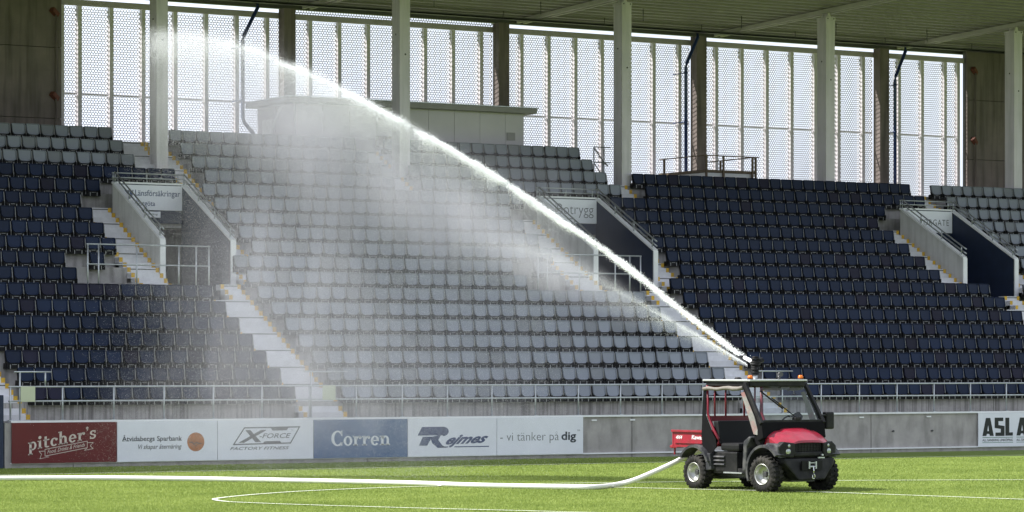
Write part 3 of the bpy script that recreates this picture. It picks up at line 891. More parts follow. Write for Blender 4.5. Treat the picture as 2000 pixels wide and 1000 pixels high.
# ------------------------------------------------------------------ drainpipes
for i, (x, m_, lab) in enumerate(((3.15, 'pipe_blue', 'blue drainpipe running down the screens at the left, seen through spray'),
                                  (20.20, 'pipe_blue', 'blue drainpipe running down the screens beside the third steel column'),
                                  (29.36, 'pipe_blue', 'blue drainpipe running down the screens at the right'))):
    t = empty('drainpipe', (x, 19.3, 8.0)); tag(t, lab, 'pipe', 'drainpipes')
    pts = [(x + 0.62, 19.5, 14.1), (x + 0.6, 19.45, 13.9), (x + 0.03, 19.3, 12.95), (x, 19.3, 12.8), (x, 19.3, 8.0)]
    if i == 0: pts = [(x + 0.62, 19.5, 14.1), (x + 0.6, 19.45, 13.9), (x + 0.03, 19.3, 12.95), (x, 19.3, 12.8), (x, 19.3, 10.35), (x + 0.05, 19.3, 10.2), (x + 0.38, 19.3, 9.85), (x + 0.42, 19.3, 9.7), (x + 0.42, 19.3, 8.5)]
    q = MB(); q.tube(pts, 0.062, 10); rel(q, 'pipe', M[m_], t)
    for z in (12.6, 10.9):
        q = MB(); q.tube([(x, 19.3, z), (x, 19.3, z + 0.05)], 0.075, 10); q.box(x - 0.02, x + 0.02, 19.3, 20.1, z, z + 0.03); rel(q, 'pipe_clip', M[m_], t)

# ------------------------------------------------------------------ cabin on the rear walkway
cx0, cx1, cy0, cy1, cz0, cz1 = 3.55, 11.85, 16.4, 19.0, ZT(18), 10.62
t = empty('commentary_cabin', (cx0, cy0, cz0)); tag(t, 'pale grey flat-roofed cabin behind the top rows, half hidden by spray', 'cabin')
q = MB(); q.box(cx0 + 0.02, cx1 - 0.02, cy0 + 0.06, cy1, cz0, cz1); rel(q, 'body', M['cabin_trim'], t)
x = cx0
while x < cx1 - 0.1:
    w = min(0.95, cx1 - x)
    q = MB(); q.box(x + 0.006, x + w - 0.006, cy0, cy0 + 0.055, cz0 + 0.5, cz1); rel(q, 'wall_panel', M['cabin'], t)
    q = MB(); q.box(x + 0.006, x + w - 0.006, cy0, cy0 + 0.055, cz0, cz0 + 0.49); rel(q, 'wall_panel', M['cabin'], t)
    x += 0.95
for y in (cy0, cy0 + 1.3):
    q = MB(); q.box(cx0 - 0.035, cx0 + 0.018, y + 0.06, y + 1.29, cz0, cz1); rel(q, 'wall_panel', M['cabin'], t)
q = MB(); q.box(cx0 - 0.062, cx0 - 0.037, cy0 + 1.5, cy0 + 2.2, cz0 + 0.1, cz1 - 0.4); q2 = rel(q, 'door', M['white_paint'], t)
q = MB(); q.bar((cx0 - 0.05, cy0 + 0.9, cz1 - 0.05), (cx0 - 0.6, cy0 + 0.9, cz0 + 0.2), 0.06, 0.06); rel(q, 'stay_bar', M['white_paint'], t)
q = MB(); q.box(cx0 - 0.38, cx1 + 0.32, cy0 - 0.32, cy1 + 0.15, cz1 + 0.002, cz1 + 0.17); rel(q, 'roof_slab', M['cabin_trim'], t, bevel=0.015)
q = MB(); q.box(cx0 - 0.41, cx1 + 0.35, cy0 - 0.35, cy1 + 0.18, cz1 + 0.172, cz1 + 0.20); rel(q, 'roof_edge', M['galv'], t)
q = MB(); q.box(11.2, 11.5, 16.36, 16.398, 9.75, 10.0); rel(q, 'vent', M['cabin_trim'], t)
q = MB(); q.box(6.2, 6.8, 15.9, 16.1, cz0 + 0.2, cz0 + 0.55)
tag(q.build('storage_box', M['timber'], bevel=0.01), 'small olive box standing on the walkway before the cabin', 'box')

# ------------------------------------------------------------------ camera platform
X0, X1, y0, y1 = 18.85, 20.95, 16.2, 19.0
zf = 9.05
t = empty('camera_platform', (X0, y0, ZT(16))); tag(t, 'white boxed viewing platform with timber deck and rail behind navy seats', 'platform')
q = MB(); q.box(X0 + 0.05, X1 - 0.05, y0 + 0.06, y1, ZT(16), zf - 0.10); rel(q, 'box_body', M['white_paint'], t)
for i in range(6):
    ya = y0 + i * (y1 - y0) / 6
    q = MB(); q.box(X0, X1, ya + 0.008, ya + (y1 - y0) / 6 - 0.008, zf - 0.095, zf); rel(q, 'deck_plank', M['timber'], t)
zr = 9.53
q = MB(); q.bar((X0, y0 + 0.05, zr), (X1 + 0.15, y0 + 0.05, zr), 0.07, 0.03); rel(q, 'handrail', M['timber'], t)
q = MB(); q.bar((X0 + 0.04, y0 + 0.05, zr), (X0 + 0.04, y1, zr), 0.07, 0.03); rel(q, 'handrail', M['timber'], t)
q = MB(); q.bar((X1 - 0.06, y0 + 0.05, zr - 0.01), (X1 - 0.06, y1, zr - 0.01), 0.07, 0.03); rel(q, 'handrail', M['timber'], t)
for (x, y) in ((X0 + 0.05, y0 - 0.02), (X0 + 0.75, y0 - 0.02), (X1 - 0.15, y0 - 0.02), (X1 - 0.02, y0 - 0.02), (X0 + 0.04, y1 - 0.3), (X1 - 0.06, y1 - 0.8)):
    q = MB(); q.box(x - 0.03, x + 0.03, y - 0.03, y + 0.03, zf - 0.55, zr - 0.02); rel(q, 'rail_post', M['timber'], t)

# stair handrail by the third column
t = empty('stair_handrail', (13.0, 15.4, ZT(18))); tag(t, 'bent dark tube handrail at the top of steps left of the third column', 'handrail')
for dz in (0.0, -0.50):
    q = MB(); q.tube([(13.99, 14.7, 8.92 + dz), (14.0, 15.0, 9.1 + dz), (14.05, 15.6, 9.56 + dz), (14.10, 15.7, 9.60 + dz), (14.75, 15.7, 9.60 + dz)], 0.022, 6); rel(q, 'rail', M['galv'], t)
for (x, y, z) in ((14.0, 15.0, 9.1), (14.08, 15.66, 9.58), (14.5, 15.7, 9.6)):
    q = MB(); q.tube([(x, y, 8.1), (x, y, z)], 0.022, 6); rel(q, 'post', M['galv'], t)
# ------------------------------------------------------------------ lettering
def text_data(body, size=1.0, shear=0.0, offset=0.0, spacing=1.0, align='LEFT'):
    c = bpy.data.curves.new('lettering', 'FONT')
    c.body = body; c.size = size; c.shear = shear; c.offset = offset; c.space_character = spacing
    c.align_x = align; c.resolution_u = 3
    o = bpy.data.objects.new('lettering_tmp', c); COL.objects.link(o)
    bpy.context.view_layer.update()
    me_ = bpy.data.meshes.new_from_object(o.evaluated_get(bpy.context.evaluated_depsgraph_get()))
    v = [tuple(p.co) for p in me_.vertices]; f = [tuple(p.vertices) for p in me_.polygons]
    bpy.data.objects.remove(o); bpy.data.curves.remove(c); bpy.data.meshes.remove(me_)
    return v, f
class Ink:
    """flat print collected in board coordinates (u to the right, w up)"""
    def __init__(s): s.v, s.f = [], []
    def poly(s, pts):
        b = len(s.v); s.v += [(p[0], p[1]) for p in pts]; s.f.append(tuple(range(b, b + len(pts)))); return s
    def stroke(s, pts, w, closed=False):
        n = len(pts); P_ = [Vector(p) for p in pts]; l_, r_ = [], []
        for i in range(n):
            a = P_[i - 1] if (i > 0 or closed) else P_[i]
            b = P_[(i + 1) % n] if (i < n - 1 or closed) else P_[i]
            d1 = (P_[i] - a); d2 = (b - P_[i])
            d1 = d1.normalized() if d1.length > 1e-9 else d2.normalized()
            d2 = d2.normalized() if d2.length > 1e-9 else d1
            m = (d1 + d2).normalized(); nn = Vector((-m.y, m.x)); k = 1 / max(0.35, nn.dot(Vector((-d1.y, d1.x))))
            l_.append(P_[i] + nn * w / 2 * k); r_.append(P_[i] - nn * w / 2 * k)
        for i in range(n if closed else n - 1):
            j = (i + 1) % n; s.poly([r_[i], r_[j], l_[j], l_[i]])
        return s
    def ring(s, cx, cy, rx, ry, tx, ty, a0=0, a1=360, n=20):
        for i in range(n):
            a, b = R(a0 + (a1 - a0) * i / n), R(a0 + (a1 - a0) * (i + 1) / n)
            s.poly([(cx + rx * math.cos(a), cy + ry * math.sin(a)), (cx + rx * math.cos(b), cy + ry * math.sin(b)),
                    (cx + (rx - tx) * math.cos(b), cy + (ry - ty) * math.sin(b)), (cx + (rx - tx) * math.cos(a), cy + (ry - ty) * math.sin(a))])
        return s
    def rect(s, x0, x1, y0, y1): return s.poly([(x0, y0), (x1, y0), (x1, y1), (x0, y1)])
    def disc(s, cx, cy, r, n=20): return s.poly([(cx + r * math.cos(2 * math.pi * i / n), cy + r * math.sin(2 * math.pi * i / n)) for i in range(n)])
    def text(s, body, x, y, width=None, height=None, **kw):
        v, f = text_data(body, **kw)
        xs = [p[0] for p in v]; ys = [p[1] for p in v]
        sx = width / (max(xs) - min(xs)) if width else 1
        sy = height / (max(ys) - min(ys)) if height else sx
        if not width: sx = sy
        b = len(s.v)
        base = min(ys) if height and kw.get('shear', None) is None and False else 0
        s.v += [(x + (p[0] - min(xs)) * sx, y + p[1] * sy) for p in v]
        s.f += [tuple(b + i for i in q) for q in f]
        return s
    def move(s, dx=0, dy=0, k=1, slope=0, bend=0, start=0):
        for i in range(start, len(s.v)):
            x, y = s.v[i]; s.v[i] = (x * k + dx, y * k + dy + (x * k) * slope + bend * (x * k) ** 2)
        return s
    def put(s, name, m, parent, x0, y, z0, inv=(0, 0, 0)):
        me_ = bpy.data.meshes.new(name)
        me_.from_pydata([(x0 + u - inv[0], y - inv[1], z0 + w - inv[2]) for u, w in s.v], [], s.f); me_.update()
        return mesh_obj(name, me_, m, parent)

# serif letters drawn with strokes: x-height 1, stem 0.30
def serif_word(word, k=1.0, gap=0.12, st=0.30):
    ink = Ink(); x = 0.0; th = 0.15
    for ch in word:
        s0 = len(ink.v)
        def stem(xa, y0, y1, foot=True, head=True, w=st):
            ink.rect(xa, xa + w, y0, y1)
            if foot: ink.rect(xa - 0.14, xa + w + 0.14, y0, y0 + 0.13)
            if head: ink.rect(xa - 0.16, xa + w * 0.5, y1 - 0.13, y1)
        if ch == 'p': stem(0.15, -0.55, 1.0); ink.ring(0.62, 0.5, 0.47, 0.52, 0.28, 0.15, -150, 150); w = 1.12
        elif ch == 'i': stem(0.15, 0, 1.0); ink.disc(0.29, 1.36, 0.2); w = 0.62
        elif ch == 't': ink.rect(0.15, 0.45, 0.2, 1.36); ink.rect(0, 0.78, 0.86, 1.0); ink.ring(0.52, 0.25, 0.37, 0.27, 0.28, 0.16, 180, 320); w = 0.82
        elif ch == 'c': ink.ring(0.48, 0.5, 0.48, 0.52, 0.29, 0.15, 48, 318); ink.disc(0.78, 0.78, 0.16); w = 0.92
        elif ch == 'h': stem(0.15, 0, 1.62); ink.ring(0.66, 0.62, 0.44, 0.42, 0.30, 0.17, 0, 165); ink.rect(0.80, 1.10, 0, 0.64); ink.rect(0.68, 1.24, 0, 0.13); w = 1.26
        elif ch == 'n': stem(0.15, 0, 1.0); ink.ring(0.66, 0.6, 0.44, 0.42, 0.30, 0.17, 0, 165); ink.rect(0.80, 1.10, 0, 0.62); ink.rect(0.68, 1.24, 0, 0.13); w = 1.26
        elif ch == 'e': ink.ring(0.5, 0.5, 0.5, 0.52, 0.29, 0.15, 0, 322); ink.rect(0.15, 0.98, 0.44, 0.57); w = 1.02
        elif ch == 'r': stem(0.15, 0, 1.0); ink.ring(0.72, 0.55, 0.40, 0.46, 0.2, 0.17, 60, 170); ink.disc(0.84, 0.84, 0.17); w = 0.98
        elif ch == "'": ink.disc(0.2, 1.42, 0.17); ink.poly([(0.05, 1.40), (0.36, 1.42), (0.30, 1.15), (0.10, 1.0), (0.2, 1.2)]); w = 0.40
        elif ch == 's':
            ink.ring(0.42, 0.74, 0.38, 0.29, 0.25, 0.14, 30, 270); ink.ring(0.44, 0.27, 0.40, 0.30, 0.26, 0.15, -150, 95); ink.rect(0.66, 0.78, 0.66, 1.0); ink.rect(0.04, 0.16, 0, 0.34); w = 0.86
        elif ch == 'o': ink.ring(0.52, 0.5, 0.52, 0.52, 0.29, 0.14, 0, 360, 24); w = 1.04
        elif ch == 'C': ink.ring(0.76, 0.78, 0.76, 0.82, 0.36, 0.17, 38, 322, 26); ink.rect(1.18, 1.32, 1.0, 1.6); ink.rect(1.2, 1.32, 0.0, 0.36); w = 1.38
        else: w = 0.5
        for i in range(s0, len(ink.v)): ink.v[i] = (ink.v[i][0] + x, ink.v[i][1])
        x += w + gap
    ink.v = [(a * k, b * k) for a, b in ink.v]
    ink.w = (x - gap) * k
    return ink

def board(label, x0, x1, m, z0=0.115, z1=1.085, y=-0.075):
    q = MB(); q.box(x0 + 0.008, x1 - 0.008, y, -0.046, z0, z1)
    o = q.build('advertising_board', m); tag(o, label, 'advertisement', 'advertising boards on the perimeter wall')
    return o
YI = -0.0785
BX = [-12.44, -9.72, -7.03, -4.36, -1.65, 1.01, 3.68]
# 1 red board
b1 = board('dark red board with cream word pitcher\'s and a ribbon below it', BX[0], BX[1], M['ad_red'])
ink = serif_word("pitcher's", 0.222); ink.move(dx=0.42, dy=0.30, k=1.75 / ink.w, slope=0.165)
ink.put('lettering', M['ink_cream'], b1, BX[0], YI, 0.115)
ink = Ink()
ink.stroke([(0.03, 0), (1.12, 0), (1.12, 0.16), (0.03, 0.16)], 0.014, True)
ink.stroke([(0.03, 0.12), (-0.12, 0.14), (-0.06, 0.06), (-0.10, -0.04), (0.13, -0.04), (0.03, 0)], 0.012)
ink.stroke([(1.12, 0.12), (1.27, 0.10), (1.2, 0.03), (1.27, -0.05), (1.05, -0.05), (1.12, 0)], 0.012)
ink.text('Food, Drinks & Friends', 0.09, 0.045, width=0.97, height=0.105, shear=0.35, offset=0.004)
ink.move(dx=0.82, dy=0.165, slope=0.17)
ink.put('ribbon_print', M['ink_cream'], b1, BX[0], YI, 0.115)
# 2 bank board
b2 = board('white board with dark serif bank name and copper disc', BX[1], BX[2], M['ad_white'])
ink = Ink().text('Åtvidabergs Sparbank', 0.13, 0.50, width=1.60, height=0.19, offset=0.012)
for xx in (0.17, 0.29, 0.42, 0.60, 0.82, 1.13, 1.30, 1.47, 1.66): ink.rect(xx - 0.03, xx + 0.03, 0.498, 0.511)
ink.put('lettering', M['ink_dark'], b2, BX[1], YI, 0.115)
Ink().text('Vi skapar åternäring', 0.56, 0.305, width=1.16, height=0.145, shear=0.3, offset=0.008).put('lettering', M['ink_grey'], b2, BX[1], YI, 0.115)
Ink().disc(2.10, 0.46, 0.232, 30).put('copper_disc', M['copper'], b2, BX[1], YI, 0.115)
Ink().stroke([(1.93, 0.44), (2.0, 0.46), (2.05, 0.40), (2.12, 0.45), (2.2, 0.41), (2.26, 0.43)], 0.02).stroke([(2.07, 0.40), (2.10, 0.35), (2.16, 0.42)], 0.015).put('disc_mark', M['ink_grey'], b2, BX[1], YI - 0.002, 0.115)
# 3 X-FORCE
b3 = board('white board with grey slanted X-FORCE frame logo', BX[2], BX[3], M['ad_white'])
ink = Ink()
ink.stroke([(0.44, 0.38), (2.02, 0.40), (2.27, 0.80), (0.74, 0.79)], 0.030, True)
ink.poly([(1.46, 0.79), (1.98, 0.795), (1.90, 0.72), (1.52, 0.715)]); ink.poly([(1.22, 0.385), (1.78, 0.393), (1.72, 0.455), (1.30, 0.45)])
ink.poly([(0.76, 0.735), (0.90, 0.735), (1.20, 0.43), (1.04, 0.43)]); ink.poly([(1.36, 0.735), (1.20, 0.735), (0.57, 0.42), (0.73, 0.42)])
ink.text('-FORCE', 1.15, 0.53, width=0.88, height=0.12, shear=0.3, offset=0.012)
ink.text('TM', 2.03, 0.71, width=0.06, height=0.025)
ink.put('logo_print', M['ink_grey'], b3, BX[2], YI, 0.115)
Ink().text('FACTORY FITNESS', 0.34, 0.245, width=1.64, height=0.075, shear=0.35, offset=0.012).put('lettering', M['ink_grey'], b3, BX[2], YI, 0.115)
# 4 Corren
b4 = board('blue board with white serif word Corren', BX[3], BX[4], M['ad_blue'])
ink = serif_word('Corren', 0.25, gap=0.08); ink.move(dx=0.50, dy=0.31, k=1.70 / ink.w, slope=0.0)
ink.put('lettering', M['ink_white'], b4, BX[3], YI, 0.115)
# 5 Rejmes
b5 = board('white board with big navy letter R beginning the name Rejmes', BX[4], BX[5], M['ad_white'])
ink = Ink()
ink.poly([(0.42, 0.76), (1.06, 0.76), (1.06, 0.54), (0.29, 0.54)]); ink.ring(1.04, 0.64, 0.17, 0.12, 0.168, 0.118, -90, 90, 10)
ink.poly([(0.44, 0.51), (0.72, 0.51), (0.57, 0.28), (0.33, 0.28)]); ink.poly([(0.66, 0.50), (0.98, 0.55), (0.90, 0.42), (1.02, 0.28), (1.14, 0.22), (0.88, 0.22), (0.72, 0.34)])
ink.rect(0.98, 1.20, 0.225, 0.25); ink.rect(1.38, 2.42, 0.225, 0.25)
ink.put('logo_print', M['ink_navy'], b5, BX[4], YI, 0.115)
ink = Ink().text('ejmes', 0, 0, width=1.28, height=0.32, shear=0.75, offset=0.035); ink.move(dx=1.12, dy=0.31, slope=0.03)
ink.put('lettering', M['ink_navy'], b5, BX[4], YI - 0.002, 0.115)
# 6 slogan
b6 = board('white board with thin grey slogan ending in bold dig', BX[5], BX[6], M['ad_white'])
Ink().text('- vi tänker på', 0.10, 0.37, width=1.80, height=0.30, offset=-0.012).put('lettering', M['ink_thin'], b6, BX[5], YI, 0.115)
ink = Ink().text('dig', 1.98, 0.38, width=0.46, height=0.29, offset=0.022); ink.text('TM', 2.47, 0.60, width=0.09, height=0.04)
ink.put('lettering', M['ink_dark'], b6, BX[5], YI, 0.115)
# 7 ASL
b7 = board('white board at far right with heavy black letters ASL', 17.14, 19.85, M['ad_white'], z1=1.083)
for i in range(2):
    o, k = 0.15 + 1.27 * i, 1.42
    ink = Ink()
    ink.poly([(0, 0.31), (0.10, 0.31), (0.118, 0.37), (0.178, 0.37), (0.196, 0.31), (0.296, 0.31), (0.205, 0.83), (0.09, 0.83)])
    ink2 = Ink().poly([(0.128, 0.45), (0.168, 0.45), (0.148, 0.62)])
    ink.stroke([(0.545, 0.785), (0.37, 0.785), (0.37, 0.58), (0.53, 0.55), (0.53, 0.355), (0.34, 0.355)], 0.10)
    ink.rect(0.60, 0.705, 0.31, 0.83); ink.rect(0.705, 0.80, 0.31, 0.405)
    for q_ in (ink, ink2): q_.v = [(o + u_ * k, w_) for u_, w_ in q_.v]
    ink.put('lettering', M['ink_black'], b7, 17.14, YI, 0.115); ink2.put('letter_gap', M['ad_white'], b7, 17.14, YI - 0.002, 0.115)
    Ink().rect(o, o + 1.14, 0.258, 0.272).put('rule', M['ink_green'], b7, 17.14, YI, 0.115)
    Ink().rect(o, o + 1.14, 0.112, 0.124).put('rule', M['ink_green'], b7, 17.14, YI, 0.115)
    Ink().text('ALL SANERING LINKÖPING', o, 0.155, width=1.13, height=0.085, offset=0.008).put('lettering', M['ink_black'], b7, 17.14, YI, 0.115)

# signs over the exits
def sign(label, x0, x1, z0, z1):
    q = MB(); q.box(x0, x1, 11.13, 11.185, z0, z1); return tag(q.build('exit_sign_board', M['ad_white']), label, 'sign', 'sign boards over the exits')
s1 = sign('white sign with navy words Länsförsäkringar Östgöta over the left exit', XL + 0.13, XR - 0.02, 6.87, 7.57)
Ink().text('Länsförsäkringar', 0.52, 0.40, width=1.40, height=0.22, offset=0.010).put('lettering', M['ink_navy'], s1, XL + 0.13, 11.127, 6.87)
Ink().text('Östgöta', 0.52, 0.12, width=0.62, height=0.22, offset=0.010).put('lettering', M['ink_navy'], s1, XL + 0.13, 11.127, 6.87)
Ink().poly([(0.20, 0.56), (0.26, 0.52), (0.33, 0.56), (0.40, 0.52), (0.47, 0.56), (0.45, 0.42), (0.40, 0.30), (0.43, 0.18), (0.34, 0.22), (0.27, 0.16), (0.29, 0.30), (0.22, 0.42)]).put('emblem', M['ink_navy'], s1, XL + 0.13, 11.127, 6.87)
Ink().rect(0.25, 0.31, 0.36, 0.42).put('emblem_red', M['ink_red'], s1, XL + 0.13, 11.124, 6.87)
q = MB(); q.box(-3.92, -3.44, 11.14, 11.19, 6.66, 6.83)
u = tag(q.build('exit_plate', M['ad_white']), 'small white plate reading Utgång below the left exit sign', 'sign')
Ink().text('Utgång', 0.05, 0.07, width=0.34, height=0.075).text('→', 0.19, 0.01, width=0.06, height=0.03).put('lettering', M['ink_grey'], u, -3.92, 11.137, 6.66)
s2 = sign('white sign with thin grey word Botrygg over the middle exit', XL + VOM + 0.13, XR + VOM - 0.02, 6.84, 7.57)
Ink().text('Botrygg', 0.55, 0.27, width=1.32, height=0.42, offset=-0.012).put('lettering', M['ink_thin'], s2, XL + VOM + 0.13, 11.127, 6.84)
Ink().rect(0.90, 1.17, 0.115, 0.145).put('rule', M['ink_thin'], s2, XL + VOM + 0.13, 11.127, 6.84)
s3 = sign('white sign with spaced grey capitals BORGATE over the right exit', XL + 2 * VOM + 0.13, XR + 2 * VOM - 0.02, 6.86, 7.57)
Ink().text('BORGATE', 0.62, 0.24, width=1.22, height=0.20, spacing=1.2, offset=-0.004).put('lettering', M['ink_grey'], s3, XL + 2 * VOM + 0.13, 11.127, 6.86)
# ------------------------------------------------------------------ utility vehicle (local: x forward, y left, z up)
ORX, ORD = 4.90, 60.55
VX, VY = CAMX + ORX * CT + ORD * ST, CAMY - ORX * ST + ORD * CT
VROT = -(TH + R(54))
UV = empty('utility_vehicle', (VX, VY, 0), VROT)
tag(UV, 'red and black utility vehicle with cab and roof water cannon on the pitch', 'vehicle')
WB, TR, WR = 1.0, 0.71, 0.35

def wheel(cx, cy, side, turn=0.0, r=WR, w=0.27):
    """side -1: outer face towards -y"""
    wt = empty('wheel', (cx, cy, r), turn, UV)
    prof = [(r * 0.56, -w * 0.40), (r * 0.62, -w * 0.47), (r * 0.80, -w * 0.50), (r * 0.92, -w * 0.46), (r * 0.965, -w * 0.36), (r * 0.975, 0),
            (r * 0.965, w * 0.36), (r * 0.92, w * 0.46), (r * 0.80, w * 0.50), (r * 0.62, w * 0.47), (r * 0.56, w * 0.40)]
    n = 36
    b = MB(); loops = []
    for i in range(n):
        a = 2 * math.pi * i / n
        loops.append([(p[0] * math.cos(a), p[1], p[0] * math.sin(a)) for p in prof])
    loops.append(loops[0])
    b.loft(loops, cap=False, smooth=True)
    for i in range(22):                                    # tread blocks
        a = 2 * math.pi * i / 22
        for sgn, da in ((-1, 0), (1, 0.5)):
            aa = a + da * 2 * math.pi / 22
            d, tn = Vector((math.cos(aa), 0, math.sin(aa))), Vector((-math.sin(aa), 0, math.cos(aa)))
            c0 = d * (r * 0.955)
            for y0, y1, h0, h1 in ((sgn * w * 0.03, sgn * w * 0.40, 0.030, 0.026), (sgn * w * 0.40, sgn * w * 0.515, 0.026, -0.05)):
                hw = r * 0.062
                sk = tn * (0.02 * sgn)
                v = [c0 - tn * hw + Vector((0, y0, 0)) - d * 0.02, c0 + tn * hw + Vector((0, y0, 0)) - d * 0.02, c0 + tn * hw + sk + Vector((0, y1, 0)) + d * (min(h1, 0) - 0.03), c0 - tn * hw + sk + Vector((0, y1, 0)) + d * (min(h1, 0) - 0.03),
                     c0 - tn * hw + Vector((0, y0, 0)) + d * h0, c0 + tn * hw + Vector((0, y0, 0)) + d * h0, c0 + tn * hw * 0.9 + sk + Vector((0, y1, 0)) + d * h1, c0 - tn * hw * 0.9 + sk + Vector((0, y1, 0)) + d * h1]
                b.add(v, [(0, 3, 2, 1), (4, 5, 6, 7), (0, 1, 5, 4), (1, 2, 6, 5), (2, 3, 7, 6), (3, 0, 4, 7)])
    b.build('tyre', M['rubber'], wt, recalc=False)
    s = side
    b = MB(); loops = []
    rp = [(r * 0.58, s * w * 0.42), (r * 0.59, s * w * 0.47), (r * 0.555, s * w * 0.485), (r * 0.52, s * w * 0.40), (r * 0.49, s * w * 0.12), (r * 0.30, s * w * 0.02), (r * 0.12, s * w * 0.04), (0.0001, s * w * 0.04)]
    for i in range(25):
        a = 2 * math.pi * i / 24
        loops.append([(p[0] * math.cos(a), p[1], p[0] * math.sin(a)) for p in rp])
    b.loft(loops, cap=False, smooth=True, closed=False)
    rm = b.build('rim', M['rim'], wt)
    b = MB(); b.tube([(0, s * w * 0.04, 0), (0, s * w * 0.22, 0)], [r * 0.16, r * 0.13], 12); b.build('hub', M['lock_steel'], wt)
    for i in range(5):
        a = 2 * math.pi * i / 5
        x, z = r * 0.26 * math.cos(a), r * 0.26 * math.sin(a)
        b = MB(); b.tube([(x, s * w * 0.02, z), (x, s * w * 0.10, z)], 0.014, 6); b.build('wheel_nut', M['rim'], wt)
    return wt
wheel(WB, -TR, -1, R(4)); wheel(WB, TR, 1, R(4)); wheel(-1.06, -TR, -1, 0, 0.335); wheel(-1.06, TR, 1, 0, 0.335)

def part(b, name, m, parent=UV, bevel=0): return b.build(name, m, parent, bevel=bevel)
# underbody
b = MB(); b.box(-1.55, 1.15, -0.42, 0.42, 0.26, 0.46); b.box(-1.3, -0.8, -0.35, 0.35, 0.2, 0.5); b.box(0.8, 1.25, -0.3, 0.3, 0.2, 0.5)
b.tube([(WB, -0.66, WR), (WB, 0.66, WR)], 0.05, 8); b.tube([(-1.06, -0.66, 0.335), (-1.06, 0.66, 0.335)], 0.06, 8)
part(b, 'chassis', M['lock_steel'])
b = MB(); b.box(-0.62, 0.72, -0.69, 0.69, 0.33, 0.44); part(b, 'floor_pan', M['black_plastic'], bevel=0.015)
# seat base with louvres
sb = MB(); sb.box(-0.60, 0.12, -0.71, 0.71, 0.36, 0.76); sbo = part(sb, 'seat_base', M['black_plastic'], bevel=0.03)
for z in (0.50, 0.575, 0.65):
    b = MB(); b.prism([(-0.745, z), (-0.70, z - 0.012), (-0.70, z + 0.03), (-0.735, z + 0.022)], 0, -0.56, -0.24); b.build('louvre', M['grey_plastic'], sbo)
b = MB(); b.box(-0.25, 0.30, -0.745, -0.70, 0.34, 0.365); part(b, 'sill_step', M['galv'])
b = MB(); b.box(-0.42, 0.14, -0.68, 0.68, 0.772, 0.93); part(b, 'seat_cushion', M['seat_vinyl'], bevel=0.05)
b = MB(); b.prism([(-0.60, 0.90), (-0.44, 0.90), (-0.52, 1.36), (-0.66, 1.36)], 1, -0.66, 0.66); part(b, 'seat_backrest', M['seat_vinyl'], bevel=0.03)
# front wings: arch over each front wheel
def wing(y0, y1, cx, r0, a0, a1, zc, name, m, r1=None, thick=0.05, n=12):
    b = MB(); loops = []
    for i in range(n + 1):
        a = R(a0 + (a1 - a0) * i / n)
        r_ = r0
        def pt(rr, y): return (cx + rr * math.cos(a), y, zc + rr * math.sin(a))
        loops.append([pt(r_, y0), pt(r_ + thick, y0), pt(r_ + thick * 1.2, (y0 + y1) / 2), pt(r_ + thick, y1), pt(r_, y1)])
    b.loft(loops, smooth=False)
    return part(b, name, m)
for s in (-1, 1):
    wing(s * 0.83, s * 0.50, WB + 0.02, 0.45, 38, 205, 0.42, 'front_wing', M['grey_plastic'])
    b = MB(); b.prism([(1.38, 0.90), (1.30, 0.95), (1.05, 0.96), (0.98, 0.88), (1.25, 0.82), (1.40, 0.66)], 1, s * 0.52, s * 0.76); part(b, 'wing_front', M['grey_plastic'], bevel=0.03)
    b = MB(); b.prism([(0.56, 0.86), (0.70, 1.06), (0.62, 1.08), (0.46, 0.98), (0.42, 0.40), (0.54, 0.40)], 1, s * 0.58, s * 0.84); part(b, 'wing_rear', M['grey_plastic'], bevel=0.03)
    wing(s * 0.86, s * 0.55, -1.06, 0.43, 20, 150, 0.40, 'rear_wing', M['grey_plastic'])
    b = MB(); b.prism([(-0.72, 0.72), (-0.60, 0.72), (-0.56, 0.40), (-0.74, 0.38)], 1, s * 0.60, s * 0.80); part(b, 'rear_wing_skirt', M['grey_plastic'], bevel=0.02)
# bonnet: curved red shell
b = MB(); loops = []
NX, NY = 10, 14
for i in range(NX + 1):
    u = i / NX
    x = 0.86 + 0.60 * u
    loops.append([])
    for j in range(NY + 1):
        w = -1 + 2 * j / NY
        half = 0.72 - 0.05 * u
        yy = half * w
        zt = 1.26 - 0.23 * u ** 1.7 - 0.02 * u
        z = zt - 0.15 * abs(w) ** 3.2 - (0.02 if abs(abs(w) - 0.62) < 0.06 else 0)
        xx = x - 0.10 * abs(w) ** 2.2 * u
        loops[-1].append((xx, yy, z))
v = [p for l in loops for p in l]; f = []
for i in range(NX):
    for j in range(NY): f.append((i * (NY + 1) + j, i * (NY + 1) + j + 1, (i + 1) * (NY + 1) + j + 1, (i + 1) * (NY + 1) + j))
b.add(v, f, 0, True); bo = part(b, 'bonnet', M['red'])
b = MB()
for s in (-1, 1):                                          # side fall of the bonnet
    sd_ = [(l[0] if s < 0 else l[-1]) for l in loops]
    lo = [(p[0], p[1] * 1.0, 0.90) for p in sd_]
    for i in range(NX): b.add([sd_[i], sd_[i + 1], lo[i + 1], lo[i]], [(0, 1, 2, 3)])
b.build('bonnet_side', M['red'], bo)
b = MB(); fr = loops[-1]
for j in range(NY): b.add([fr[j], fr[j + 1], (fr[j + 1][0] + 0.01, fr[j + 1][1], 0.965 - 0.10 * abs(-1 + 2 * (j + 1) / NY) ** 3), (fr[j][0] + 0.01, fr[j][1], 0.965 - 0.10 * abs(-1 + 2 * j / NY) ** 3)], [(0, 1, 2, 3)])
b.build('bonnet_lip', M['red'], bo)
